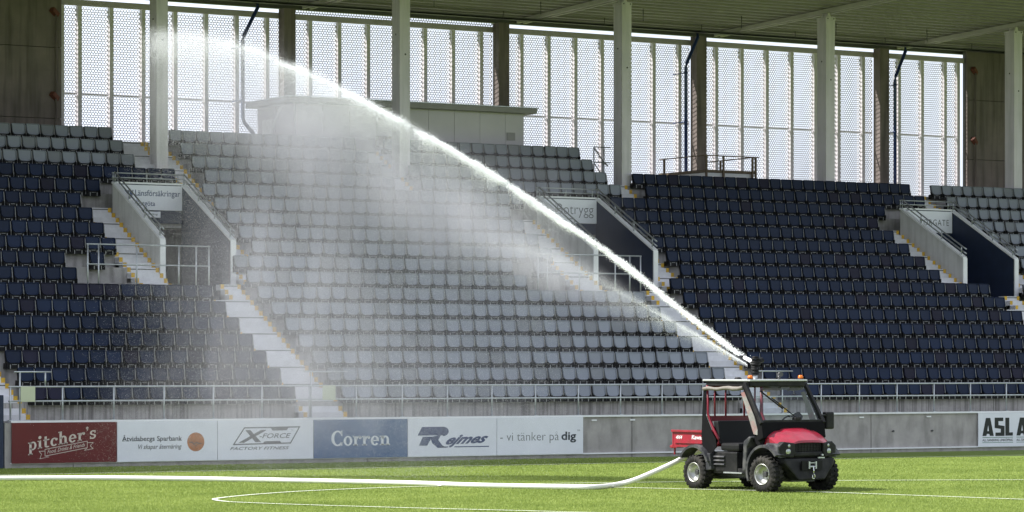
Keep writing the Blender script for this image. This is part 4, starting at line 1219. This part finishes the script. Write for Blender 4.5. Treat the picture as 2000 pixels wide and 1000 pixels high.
# front fascia, grille, headlights
b = MB(); b.box(1.05, 1.38, -0.62, 0.62, 0.66, 0.97); fa = part(b, 'front_fascia', M['black_plastic'], bevel=0.04)
for s in (-1, 1):
    b = MB(); b.prism([(0.36, 0.955), (0.62, 0.985), (0.73, 0.90), (0.71, 0.69), (0.40, 0.67), (0.35, 0.78)], 0, 1.30, 1.45)
    b.v = [(p[0] - 0.14 * max(0, abs(p[1]) - 0.36), s * p[1], p[2]) for p in b.v]
    lh = part(b, 'headlight_housing', M['black_plastic'], bevel=0.025)
    for z, r_, x_, yo in ((0.905, 0.040, 1.402, 0.50), (0.795, 0.062, 1.404, 0.51)):
        c = MB(); c.tube([(x_ - 0.03, s * yo, z), (x_ + 0.012, s * yo, z), (x_ + 0.02, s * yo, z)], [r_ * 1.12, r_ * 1.12, r_ * 0.98], 16); hl = c.build('headlight', M['chrome'], lh)
        c = MB(); c.tube([(x_ + 0.016, s * yo, z), (x_ + 0.03, s * yo, z), (x_ + 0.038, s * yo, z)], [r_ * 0.95, r_ * 0.75, r_ * 0.3], 16); c.build('lens', M['lamp'], lh)
b = MB(); b.box(1.37, 1.392, -0.33, 0.33, 0.79, 0.955); gr = part(b, 'grille', M['seat_black'])
for i in range(5):
    z = 0.81 + i * 0.032
    c = MB(); c.box(1.385, 1.408, -0.33, 0.33, z, z + 0.010); c.build('grille_slat', M['black_plastic'], gr)
for i in range(9):
    y = -0.30 + i * 0.075
    c = MB(); c.box(1.383, 1.404, y, y + 0.012, 0.79, 0.955); c.build('grille_bar', M['black_plastic'], gr)
b = MB(); b.box(1.36, 1.43, -0.36, 0.36, 0.70, 0.785); part(b, 'fascia_bar', M['black_plastic'], bevel=0.02)
# bumper with dropped centre
b = MB(); b.prism([(-0.64, 0.66), (0.64, 0.66), (0.64, 0.56), (0.44, 0.36), (0.34, 0.24), (-0.34, 0.24), (-0.44, 0.36), (-0.64, 0.56)], 0, 1.22, 1.52)
b.v = [(p[0] - 0.22 * max(0, abs(p[1]) - 0.35), p[1], p[2]) for p in b.v]
bp = part(b, 'bumper', M['black_plastic'], bevel=0.03)
b = MB(); b.box(1.50, 1.528, -0.26, 0.26, 0.43, 0.61); b.build('winch_recess', M['seat_black'], bp)
wt_ = MB(); wt_.box(1.528, 1.56, -0.11, -0.08, 0.46, 0.60); wt_.box(1.528, 1.56, 0.06, 0.09, 0.46, 0.60); wt_.box(1.53, 1.55, -0.10, 0.08, 0.565, 0.58); wt_.tube([(1.545, -0.09, 0.50), (1.545, 0.07, 0.50)], 0.018, 8)
part(wt_, 'winch_fairlead', M['galv'])
hk = MB(); hk.tube([(1.56, 0.0, 0.50), (1.565, 0.005, 0.42), (1.565, 0.0, 0.36)], 0.012, 6)
hk.tube([(1.565 + 0.0, 0.032 * math.sin(a) - 0.0, 0.31 + 0.045 * math.cos(a)) for a in [i * 0.5 for i in range(12)]], 0.012, 6)
part(hk, 'winch_hook', M['chrome'])
b = MB(); b.tube([(1.44, 0.30, 0.72), (1.50, 0.30, 0.72)], 0.02, 6); b.box(1.45, 1.48, 0.2, 0.36, 0.655, 0.68); part(b, 'tow_loop', M['galv'])
# cab: black frame round the windscreen
FB, FT = 0.93, 0.44           # x of the windscreen foot and head
ZBt, ZTp = 1.37, 2.09
HW = 0.80
def wp(y, t): return (FB + (FT - FB) * t, y, ZBt + (ZTp - ZBt) * t)
b = MB()
for s in (-1, 1): b.bar(wp(s * HW, -0.06), wp(s * (HW - 0.03), 1.03), 0.065, 0.075, up=(1, 0, 0))
b.bar(wp(-HW, 0.0), wp(HW, 0.0), 0.05, 0.05); b.bar(wp(-HW, 0.98), wp(HW, 0.98), 0.07, 0.08)
part(b, 'windscreen_frame', M['black_plastic'], bevel=0.01)
b = MB(); v = [wp(-HW + 0.03, 0.03), wp(HW - 0.03, 0.03), wp(HW - 0.05, 0.95), wp(-HW + 0.05, 0.95)]
b.add(v, [(0, 1, 2, 3)])
part(b, 'windscreen', M['glass'])
b = MB(); b.prism([(FB - 0.02, ZBt), (FB + 0.04, ZBt - 0.02), (1.02, 1.05), (0.84, 0.98), (0.84, ZBt)], 1, -0.81, 0.81); part(b, 'cowl_cover', M['black_fabric'], bevel=0.02)
b = MB(); b.bar(wp(0.12, 0.06), wp(-0.30, 0.62), 0.022, 0.02); b.v = [(p[0] + 0.045, p[1], p[2] + 0.01) for p in b.v]
b2 = MB(); part(b, 'wiper_arm', M['seat_black'])
b2.bar(wp(-0.12, 0.32), wp(-0.50, 0.80), 0.016, 0.03); b2.v = [(p[0] + 0.03, p[1], p[2] + 0.01) for p in b2.v]; part(b2, 'wiper_blade', M['seat_black'])
b = MB(); b.box(FB - 0.04, FB + 0.05, 0.06, 0.20, ZBt + 0.02, ZBt + 0.08); part(b, 'wiper_motor', M['black_plastic'], bevel=0.015)
# steering wheel and dashboard
b = MB(); b.tube([(0.42 + 0.13 * math.cos(a) * 0.5, 0.34 + 0.19 * math.sin(a), 1.30 + 0.16 * math.cos(a)) for a in [i * 2 * math.pi / 18 for i in range(19)]], 0.016, 6, caps=False); b.tube([(0.42, 0.34, 1.30), (0.75, 0.34, 1.10)], 0.025, 6); b.bar((0.42, 0.16, 1.30), (0.42, 0.52, 1.30), 0.03, 0.02); part(b, 'steering_wheel', M['seat_black'])
b = MB(); b.box(0.62, 0.86, -0.66, 0.66, 0.95, 1.24); part(b, 'dashboard', M['black_plastic'], bevel=0.04)
b = MB(); b.prism([(0.20, 1.36), (0.42, 1.36), (0.46, 1.46), (0.36, 1.55), (0.22, 1.5)], 0, 0.70, 0.74); part(b, 'instrument_hood', M['black_plastic'], bevel=0.01)
b = MB(); b.tube([(0.46, 0.30, 2.0), (0.50, 0.30, 1.97)], 0.03, 8); b.box(0.42, 0.5, 0.1, 0.32, 1.98, 2.03); part(b, 'cab_lamp', M['lock_steel'])
# roof plate, edge and headlining
b = MB(); b.box(-0.90, 0.55, -0.74, 0.74, 2.145, 2.18); rp = part(b, 'roof_plate', M['roof_plate'], bevel=0.008)
b = MB(); b.box(-0.84, 0.50, -0.70, 0.70, 2.05, 2.143); part(b, 'roof_lining', M['black_plastic'], bevel=0.01)
for (x, y) in ((0.46, -0.66), (0.46, 0.64)):
    b = MB(); b.tube([(x, y, 2.18), (x, y, 2.195)], 0.06, 10); bb = part(b, 'beacon', M['black_plastic'])
    b = MB(); b.tube([(x, y, 2.195), (x, y, 2.24), (x, y, 2.262)], [0.052, 0.050, 0.03], 12); b.build('amber_lens', M['amber'], bb)
b = MB(); b.tube([(0.30, 0.22, 2.18), (0.30, 0.22, 2.25)], 0.03, 8); b.tube([(0.26, 0.24, 2.28), (0.38, 0.20, 2.28)], [0.035, 0.05], 10); part(b, 'roof_horn', M['lock_steel'])
b = MB(); b.tube([(-0.45, -0.2, 2.18), (-0.45, -0.2, 2.22)], [0.08, 0.05], 10); part(b, 'roof_vent', M['black_plastic'])
# red roll frame
for s in (-1, 1):
    b = MB(); b.tube([(-0.80, s * 0.70, 2.06), (-0.78, s * 0.70, 1.50), (-0.70, s * 0.70, 1.36), (-0.58, s * 0.70, 1.16), (-0.46, s * 0.70, 1.02), (-0.44, s * 0.70, 0.92), (-0.62, s * 0.70, 0.80)], 0.028, 8); part(b, 'roll_hoop', M['red_frame'])
    for yy in (0.24, 0.52):
        b = MB(); b.tube([(-0.78, s * yy, 2.06), (-0.78, s * yy, 1.42)], 0.020, 8); part(b, 'roll_upright', M['red_frame'])
    b = MB(); b.tube([(0.72, s * 0.68, 1.36), (0.82, s * 0.68, 1.0)], 0.03, 8); part(b, 'front_stay', M['red_frame'])
b = MB(); b.bar((-0.78, -0.67, 1.40), (-0.78, 0.67, 1.40), 0.03, 0.10); part(b, 'roll_cross_bar', M['red_frame'])
b = MB(); b.tube([(-0.80, -0.67, 2.04), (-0.80, 0.67, 2.04)], 0.028, 8); part(b, 'roll_top_bar', M['red_frame'])
# black tarpaulin behind the door opening, rolled door cover, scuffed clear flap
for s in (-1, 1):
    b = MB(); b.prism([(-0.86, 2.04), (-0.80, 2.04), (-0.79, 1.46), (-0.60, 1.14), (-0.48, 1.0), (-0.46, 0.86), (-0.58, 0.74), (-0.62, 0.70), (-0.86, 0.70), (-0.92, 1.05)], 1, s * 0.735, s * 0.75); part(b, 'side_tarpaulin', M['black_fabric'])
    b = MB(); pts = [(-0.84 + 1.22 * i / 8, s * (0.765 + 0.006 * math.sin(i * 2.3)), 1.99 + 0.012 * math.sin(i * 1.7) + 0.02 * i / 8) for i in range(9)]
    b.tube(pts, [0.034, 0.04, 0.033, 0.036, 0.038, 0.042, 0.045, 0.04, 0.042], 8); part(b, 'rolled_cover', M['cover_roll'])
    b = MB(); b.prism([(0.32, 1.92), (0.42, 1.94), (0.72, 1.46), (0.86, 1.10), (0.70, 1.12), (0.57, 1.40), (0.43, 1.70)], 1, s * 0.772, s * 0.780); part(b, 'clear_flap', M['clear_flap'])
    b = MB(); b.prism([(0.37, 2.06), (0.46, 2.06), (0.93, 1.37), (0.95, 1.02), (0.86, 1.02), (0.82, 1.34)], 1, s * 0.785, s * 0.80); part(b, 'pillar_cover', M['black_fabric'], bevel=0.008)
    b = MB(); b.prism([(0.72, 1.13), (0.93, 1.11), (0.98, 1.0), (0.90, 0.86), (0.66, 0.98)], 1, s * 0.72, s * 0.757); part(b, 'door_skirt', M['black_fabric'])
# mirror on the far side
b = MB(); b.tube([(0.90, 0.76, 1.46), (0.88, 0.90, 1.48), (0.86, 0.99, 1.44)], 0.018, 6); ma = part(b, 'mirror_arm', M['black_plastic'])
b = MB(); b.box(0.76, 0.90, 0.93, 1.14, 1.20, 1.54); b.build('mirror_housing', M['black_plastic'], ma, bevel=0.035)
# load bed
b = MB(); b.box(-1.86, -0.90, -0.66, 0.66, 0.84, 0.88); b.box(-1.86, -0.90, -0.70, -0.66, 0.82, 1.15); b.box(-1.86, -0.90, 0.66, 0.70, 0.82, 1.15); b.box(-0.94, -0.90, -0.66, 0.66, 0.88, 1.15)
bed = part(b, 'load_bed', M['red_bed'], bevel=0.008)
b = MB(); b.box(-1.90, -1.865, -0.70, 0.70, 0.83, 1.15); tg = b.build('tailgate', M['red_bed'], bed, bevel=0.008)
for s in (-1, 1):
    b = MB(); b.box(-1.90, -0.89, s * 0.715 - 0.02, s * 0.715 + 0.02, 1.12, 1.165); b.build('bed_rail', M['red_bed'], bed, bevel=0.008)
    b = MB(); b.box(-1.80, -0.95, s * 0.712 - 0.012, s * 0.712 + 0.012, 0.90, 0.915); b.build('pressed_rib', M['red_bed'], bed)
ik = Ink().text('Kawasaki', 0, 0, width=0.50, height=0.085, offset=0.02, shear=0.1)
me_ = bpy.data.meshes.new('lettering'); me_.from_pydata([(-1.28 + u, -0.7035, 0.985 + w) for u, w in ik.v], [], ik.f); mesh_obj('lettering', me_, M['ink_white'], bed)
ik = Ink().text('4X4', 0, 0, width=0.20, height=0.07, offset=0.02, shear=0.3)
me_ = bpy.data.meshes.new('lettering'); me_.from_pydata([(-1.78 + u, -0.7035, 0.985 + w) for u, w in ik.v], [], ik.f); mesh_obj('lettering', me_, M['ink_white'], bed)
b = MB(); b.box(-2.10, -1.86, -0.60, -0.44, 0.80, 0.845); b.box(-2.06, -2.03, -0.53, -0.50, 0.66, 0.80); b.tube([(-2.10, -0.52, 0.82), (-2.13, -0.52, 0.82)], 0.04, 8); part(b, 'rear_hitch', M['red_bed'], bevel=0.005)
# water cannon on the roof
wc = MB(); wc.tube([(-0.02, -0.12, 2.18), (-0.02, -0.12, 2.27)], 0.045, 10); wcp = part(wc, 'cannon_pedestal', M['galv'])
b = MB()
for i, (z, r_) in enumerate(((2.27, 0.075), (2.30, 0.085), (2.33, 0.07), (2.36, 0.09), (2.40, 0.09), (2.43, 0.072), (2.46, 0.10), (2.50, 0.10), (2.53, 0.075), (2.57, 0.085), (2.60, 0.06))):
    b.tube([(-0.02, -0.12, z), (-0.02, -0.12, z + 0.032)], r_, 10)
b.tube([(-0.02, -0.12, 2.5), (0.02, 0.04, 2.57)], 0.05, 8)
b.build('cannon_body', M['seat_black'], wcp)
CANNON = Matrix.Translation((VX, VY, 0)) @ Matrix.Rotation(VROT, 4, 'Z')
nz0 = CANNON @ Vector((-0.02, -0.12, 2.50))
# ------------------------------------------------------------------ jet: a ballistic path in world space from the cannon, out to the left over the pitch
JET_PX = [(1462, 707), (1440, 690), (1400, 659), (1320, 598), (1200, 503), (1100, 433), (1000, 368), (900, 305), (800, 248), (700, 194), (600, 146), (520, 112), (430, 82), (350, 68), (285, 66)]
def jd(px): return 60.7 + (1462 - px) / 1177 * 7.5
jet_path = [Vector(cam_pt(a, b, jd(a))) for a, b in JET_PX]
jet_path = catmull([tuple(p) for p in jet_path], 12)
jet_path = [Vector(p) for p in jet_path]
inv = CANNON.inverted()
p0, p1 = inv @ nz0, inv @ jet_path[10]
dj = (p1 - p0).normalized()
b = MB(); b.tube([p0, p0 + dj * 0.10, p0 + dj * 0.11, p0 + dj * 0.32], [0.05, 0.05, 0.042, 0.036], 12); b.build('cannon_barrel', M['white_paint'], wcp)
b = MB(); b.tube([p0 + dj * 0.32, p0 + dj * 0.42], [0.03, 0.016], 10); b.build('nozzle', M['seat_black'], wcp)
noz = CANNON @ (p0 + dj * 0.42)

M['water'] = mat('water_droplets', (0.93, 0.94, 0.95), 0.35, spec=0.3)
_n = M['water'].node_tree
_tr = _n.nodes.new('ShaderNodeBsdfTranslucent'); _tr.inputs['Color'].default_value = (0.95, 0.96, 0.97, 1)
_ms = _n.nodes.new('ShaderNodeMixShader'); _ms.inputs[0].default_value = 0.45
_n.links.new(_n.nodes['Principled BSDF'].outputs[0], _ms.inputs[1]); _n.links.new(_tr.outputs[0], _ms.inputs[2])
_n.links.new(_ms.outputs[0], _n.nodes['Material Output'].inputs['Surface'])

def points_object(name, P_, rad, label, cat):
    me_ = bpy.data.meshes.new(name)
    me_.vertices.add(len(P_)); me_.vertices.foreach_set('co', np.ascontiguousarray(P_, np.float32).ravel())
    at = me_.attributes.new('drop_radius', 'FLOAT', 'POINT'); at.data.foreach_set('value', np.ascontiguousarray(rad, np.float32))
    me_.update()
    o = mesh_obj(name, me_, M['water'])
    ng = bpy.data.node_groups.new(name + '_points', 'GeometryNodeTree')
    ng.interface.new_socket('Geometry', in_out='INPUT', socket_type='NodeSocketGeometry')
    ng.interface.new_socket('Geometry', in_out='OUTPUT', socket_type='NodeSocketGeometry')
    gi, go = ng.nodes.new('NodeGroupInput'), ng.nodes.new('NodeGroupOutput')
    mp = ng.nodes.new('GeometryNodeMeshToPoints'); na = ng.nodes.new('GeometryNodeInputNamedAttribute'); na.data_type = 'FLOAT'
    na.inputs['Name'].default_value = 'drop_radius'
    sm = ng.nodes.new('GeometryNodeSetMaterial'); sm.inputs['Material'].default_value = M['water']
    ng.links.new(gi.outputs[0], mp.inputs['Mesh']); ng.links.new(na.outputs['Attribute'], mp.inputs['Radius'])
    ng.links.new(mp.outputs['Points'], sm.inputs['Geometry']); ng.links.new(sm.outputs['Geometry'], go.inputs[0])
    md = o.modifiers.new('droplets', 'NODES'); md.node_group = ng
    return tag(o, label, cat, kind='stuff')

# arc length table of the jet
JP = np.array([tuple(noz)] + [tuple(p) for p in jet_path if (p - jet_path[0]).length > (noz - jet_path[0]).length + 0.15])
seg = np.r_[0, np.cumsum(np.linalg.norm(np.diff(JP, axis=0), axis=1))]
LEN = seg[-1]
def on_jet(s): return np.c_[np.interp(s, seg, JP[:, 0]), np.interp(s, seg, JP[:, 1]), np.interp(s, seg, JP[:, 2])]
SIDE = np.array((CT, -ST, 0)); FWD = np.array((ST, CT, 0)); UP = np.array((0, 0, 1.0))

# slowly varying turbulence so that the spray breaks into clumps
_ph = rng.uniform(0, 2 * math.pi, (4, 10)); _fr = np.geomspace(0.5, 9, 10)
def turb(s, c=0): return sum(np.sin(_fr[i] * s + _ph[c, i]) / (1 + 0.35 * i) for i in range(10)) / 2.6

# 1 the solid stream and its torn edge
N1 = 620000
u = np.where(rng.uniform(0, 1, N1) < 0.75, rng.beta(1.25, 1.35, N1), rng.uniform(0, 1, N1))
s = u * LEN
c = on_jet(s)
wj = 0.004 + 0.115 * (s / LEN) ** 1.3 + 0.20 * (s / LEN) ** 3
r = np.abs(rng.normal(0, 1, N1)); th_ = rng.uniform(0, 2 * math.pi, N1)
low = np.where(np.sin(th_) < 0, 1.0 + 1.3 * (s / LEN) ** 0.7 * rng.exponential(1, N1), 1.0)
cl = np.clip(1 + 0.55 * turb(s * 4.5, 0) + 0.35 * turb(s * 11.0, 3), 0.2, 2.6)
up_ = np.where(np.sin(th_) < 0, 1.0, 0.55)
ptj = c + FWD[None] * (np.cos(th_) * r * wj)[:, None] + UP[None] * (np.sin(th_) * r * wj * low * up_ * cl * 0.85 + 0.06 * (s / LEN) ** 0.9 * turb(s * 2.6, 1))[:, None] + SIDE[None] * (rng.normal(0, 0.05, N1))[:, None]
radj = np.clip(rng.lognormal(-5.95, 0.40, N1), 0.0012, 0.007) * (1.15 - 0.45 * (s / LEN))
far = s / LEN
kj = rng.uniform(0, 1, N1) < np.clip((0.15 + 0.33 * np.clip(far / 0.4, 0, 1) - 0.30 * np.clip((far - 0.45) / 0.4, 0, 1)) * (1 + 0.85 * turb(s * 5.1, 2)) * (1 - 0.75 * np.clip((far - 0.82) / 0.15, 0, 1)), 0.03, 1)
ptj, radj = ptj[kj], radj[kj]
pf = []
for (a, b_, sx, sy, n_) in ((312, 80, 16, 14, 3000), (340, 105, 18, 12, 2600), (300, 100, 14, 16, 1600), (360, 78, 22, 11, 2200), (450, 92, 28, 12, 3000), (395, 96, 24, 14, 2200)):
    D_ = jd(a) + rng.normal(0, 0.3, n_)
    xc = (a + rng.normal(0, sx, n_) - 1000) / 6000 * D_
    pf.append(np.c_[CAMX + xc * CT + D_ * ST, CAMY - xc * ST + D_ * CT, CAMZ + (715 - b_ - rng.normal(0, sy, n_)) / 6000 * D_])
pf = np.concatenate(pf)
ptj = np.concatenate([ptj, pf]); radj = np.r_[radj, rng.uniform(0.002, 0.0032, len(pf))]
points_object('water_jet', ptj, radj, 'bright white arching water jet shot from the roof cannon', 'water jet')

# core stream near the cannon
b = MB(); n_c = 40
ss = np.linspace(0, LEN * 0.30, n_c)
cc = on_jet(ss)
b.tube([tuple(p) for p in cc], [0.011 + 0.022 * i / n_c * (1 - i / n_c) * 2 + 0.003 * math.sin(i * 2.1) for i in range(n_c)], 8)
tag(b.build('water_stream', M['water']), 'thin solid white stream leaving the cannon nozzle', 'water jet', kind='stuff')

# 2 lower side jet
SJ = [(1460, 713), (1400, 678), (1330, 640), (1260, 602), (1200, 570), (1130, 532), (1060, 503), (1000, 489), (930, 484), (880, 486)]
sj = np.array([cam_pt(a, b_, jd(a) - 0.1) for a, b_ in SJ])
sg = np.r_[0, np.cumsum(np.linalg.norm(np.diff(sj, axis=0), axis=1))]
N2 = 150000
s2 = rng.uniform(0, 1, N2) ** 0.85 * sg[-1]
f2 = s2 / sg[-1]
c2 = np.c_[np.interp(s2, sg, sj[:, 0]), np.interp(s2, sg, sj[:, 1]), np.interp(s2, sg, sj[:, 2])]
w2 = 0.012 + 0.30 * f2 ** 1.2
keep = rng.uniform(0, 1, N2) < (0.55 - 0.30 * f2) * (0.75 + 0.35 * turb(s2 * 3, 2))
g2 = rng.normal(0, 1, (N2, 2))
p2 = c2 + UP[None] * (g2[:, 0] * w2 * np.where(g2[:, 0] < 0, 1.7, 0.8))[:, None] + FWD[None] * (g2[:, 1] * w2)[:, None]
points_object('side_spray', p2[keep], rng.uniform(0.0012, 0.0026, keep.sum()), 'fainter lower spray leaking from the cannon below the main jet', 'spray')

# 3 falling mist below the arc
N3 = 520000
s3 = rng.choice([0, 1, 2, 3], N3, p=[0.34, 0.30, 0.22, 0.14])
uu = np.where(s3 == 0, rng.normal(0.60, 0.09, N3), np.where(s3 == 1, rng.uniform(0.30, 0.98, N3), np.where(s3 == 2, rng.normal(0.80, 0.10, N3), rng.normal(0.93, 0.05, N3))))
ok = (uu > 0.22) & (uu < 1.0)
uu, s3 = uu[ok], s3[ok]; n3 = len(uu)
c3 = on_jet(uu * LEN)
fall = np.where(rng.uniform(0, 1, n3) < 0.50, rng.exponential(0.95, n3), rng.uniform(0, 1, n3) * c3[:, 2])
fall *= (1 + 0.25 * turb(uu * 30, 3))
z3 = c3[:, 2] - fall
drift = fall * 0.05
p3 = c3 + SIDE[None] * (rng.normal(0, 0.12, n3) + rng.normal(0, 0.10, n3) * fall - drift)[:, None] + FWD[None] * (rng.normal(0, 0.5, n3) + 0.10 * fall * rng.normal(0.3, 1, n3))[:, None]
p3[:, 2] = z3 + rng.normal(0, 0.1, n3)
good = (p3[:, 2] > 0.05) & (p3[:, 1] < -1.2)
p3 = p3[good]
points_object('falling_mist', p3, rng.uniform(0.0013, 0.0024, len(p3)), 'veil of fine white mist drifting down below the water jet', 'mist')

# 4 banks of very fine spray, too small to see as drops: thin lens-shaped clouds hanging below the jet
def mist_bank(px, py, wx, hy, od, label, dd=0.0, tilt=0.0, thick=1.1):
    D_ = jd(px) + dd
    k = D_ / 6000
    c_ = cam_pt(px, py, D_)
    m = bpy.data.materials.new('fine_spray'); m.use_nodes = True
    nt = m.node_tree; nt.nodes.remove(nt.nodes['Principled BSDF'])
    nn, ll = nt.nodes, nt.links
    pv = nn.new('ShaderNodeVolumePrincipled')
    pv.inputs['Color'].default_value = (0.95, 0.96, 0.98, 1); pv.inputs['Anisotropy'].default_value = 0.0
    co = nn.new('ShaderNodeTexCoord')
    dv = nn.new('ShaderNodeVectorMath'); dv.operation = 'DIVIDE'; dv.inputs[1].default_value = (wx * k, thick, hy * k)
    ln = nn.new('ShaderNodeVectorMath'); ln.operation = 'LENGTH'
    fo = nn.new('ShaderNodeMapRange'); fo.interpolation_type = 'SMOOTHSTEP'
    fo.inputs['From Min'].default_value = 1.0; fo.inputs['From Max'].default_value = 0.1; fo.inputs['To Min'].default_value = 0.0; fo.inputs['To Max'].default_value = 1.0
    ge = nn.new('ShaderNodeNewGeometry')
    mp = nn.new('ShaderNodeMapping'); mp.inputs['Scale'].default_value = (1.0, 1.0, 0.30)
    no = nn.new('ShaderNodeTexNoise'); no.inputs['Scale'].default_value = 1.1; no.inputs['Detail'].default_value = 4; no.inputs['Roughness'].default_value = 0.6
    nr = nn.new('ShaderNodeMapRange'); nr.inputs['From Min'].default_value = 0.34; nr.inputs['From Max'].default_value = 0.68; nr.inputs['To Min'].default_value = 0.25; nr.inputs['To Max'].default_value = 1.9
    m1 = nn.new('ShaderNodeMath'); m1.operation = 'MULTIPLY'
    m2 = nn.new('ShaderNodeMath'); m2.operation = 'MULTIPLY'; m2.inputs[1].default_value = 1.9 * od / (2 * thick)
    ll.new(co.outputs['Object'], dv.inputs[0]); ll.new(dv.outputs[0], ln.inputs[0]); ll.new(ln.outputs['Value'], fo.inputs['Value'])
    ll.new(ge.outputs['Position'], mp.inputs['Vector']); ll.new(mp.outputs[0], no.inputs['Vector']); ll.new(no.outputs['Fac'], nr.inputs['Value'])
    ll.new(fo.outputs[0], m1.inputs[0]); ll.new(nr.outputs[0], m1.inputs[1]); ll.new(m1.outputs[0], m2.inputs[0]); ll.new(m2.outputs[0], pv.inputs['Density'])
    ll.new(pv.outputs[0], nn['Material Output'].inputs['Volume'])
    bm = bmesh.new(); bmesh.ops.create_icosphere(bm, subdivisions=4, radius=1.0)
    me_ = bpy.data.meshes.new('mist_bank')
    for v_ in bm.verts:
        x_, y_, z_ = v_.co
        w_ = 1.02
        v_.co = (x_ * wx * k * w_, y_ * thick, z_ * hy * k * w_)
    bm.to_mesh(me_); bm.free()
    o = mesh_obj('mist_bank', me_, m); o.location = c_
    o.rotation_euler = Matrix.Rotation(-TH, 3, 'Z').to_4x4().to_euler()
    o.rotation_euler = (0, 0, -TH)
    if tilt: o.rotation_euler = (Matrix.Rotation(-TH, 3, 'Z') @ Matrix.Rotation(R(tilt), 3, 'Y')).to_euler()
    return tag(o, label, 'mist', kind='stuff')
mist_bank(710, 345, 340, 160, 0.48, 'thick pale spray hanging just under the middle of the jet', 0.0, 29)
mist_bank(560, 245, 230, 130, 0.45, 'pale spray in front of the cabin below the jet', 0.3, 20)
mist_bank(850, 415, 220, 120, 0.34, 'dense spray under the jet above the middle grey seats', -0.2, 31)
mist_bank(760, 560, 580, 400, 0.25, 'thin veil of spray over the middle grey seats', 0.8)
mist_bank(540, 590, 250, 420, 0.22, 'falling column of spray left of the middle grey seats', 1.2)
mist_bank(1000, 475, 240, 90, 0.28, 'spray hanging below the jet beside the middle exit', -0.3, 33)
mist_bank(440, 185, 250, 160, 0.25, 'loose spray at the far left end of the jet', 0.2, 10)
mist_bank(1110, 545, 230, 60, 0.36, 'low spray around the weaker side jet', -0.4, 26)
mist_bank(640, 780, 500, 190, 0.28, 'faint low mist in front of the advertising boards', 1.4, 0, 0.9)
# ------------------------------------------------------------------ supply hose
hp = [(-60, 952), (0, 933.5), (200, 933), (400, 935), (600, 938.5), (800, 943), (920, 947), (1010, 949), (1100, 950.5), (1160, 950.8)]
HP = []
for a, b_ in hp:
    D = 6000 * (CAMZ - 0.055) / (b_ + 0.5 - 715); HP.append(cam_pt(a, b_ + 0.5, D))
HP[0] = (HP[1][0] - 0.9, HP[1][1] + 0.35, 0.055)
for a, b_, D in ((1200, 948, 61.6), (1235, 939, 61.7), (1270, 925, 61.8), (1310, 907, 61.9), (1345, 889.5, 62.0), (1375, 878, 61.9)): HP.append(cam_pt(a, b_, D))
HP = [Vector((p[0], p[1], max(p[2], 0.055))) for p in HP]
b = MB(); b.tube(catmull([tuple(p) for p in HP], 10), 0.052, 12)
tag(b.build('supply_hose', M['hose']), 'thick white hose lying across the pitch to the vehicle rear', 'hose')
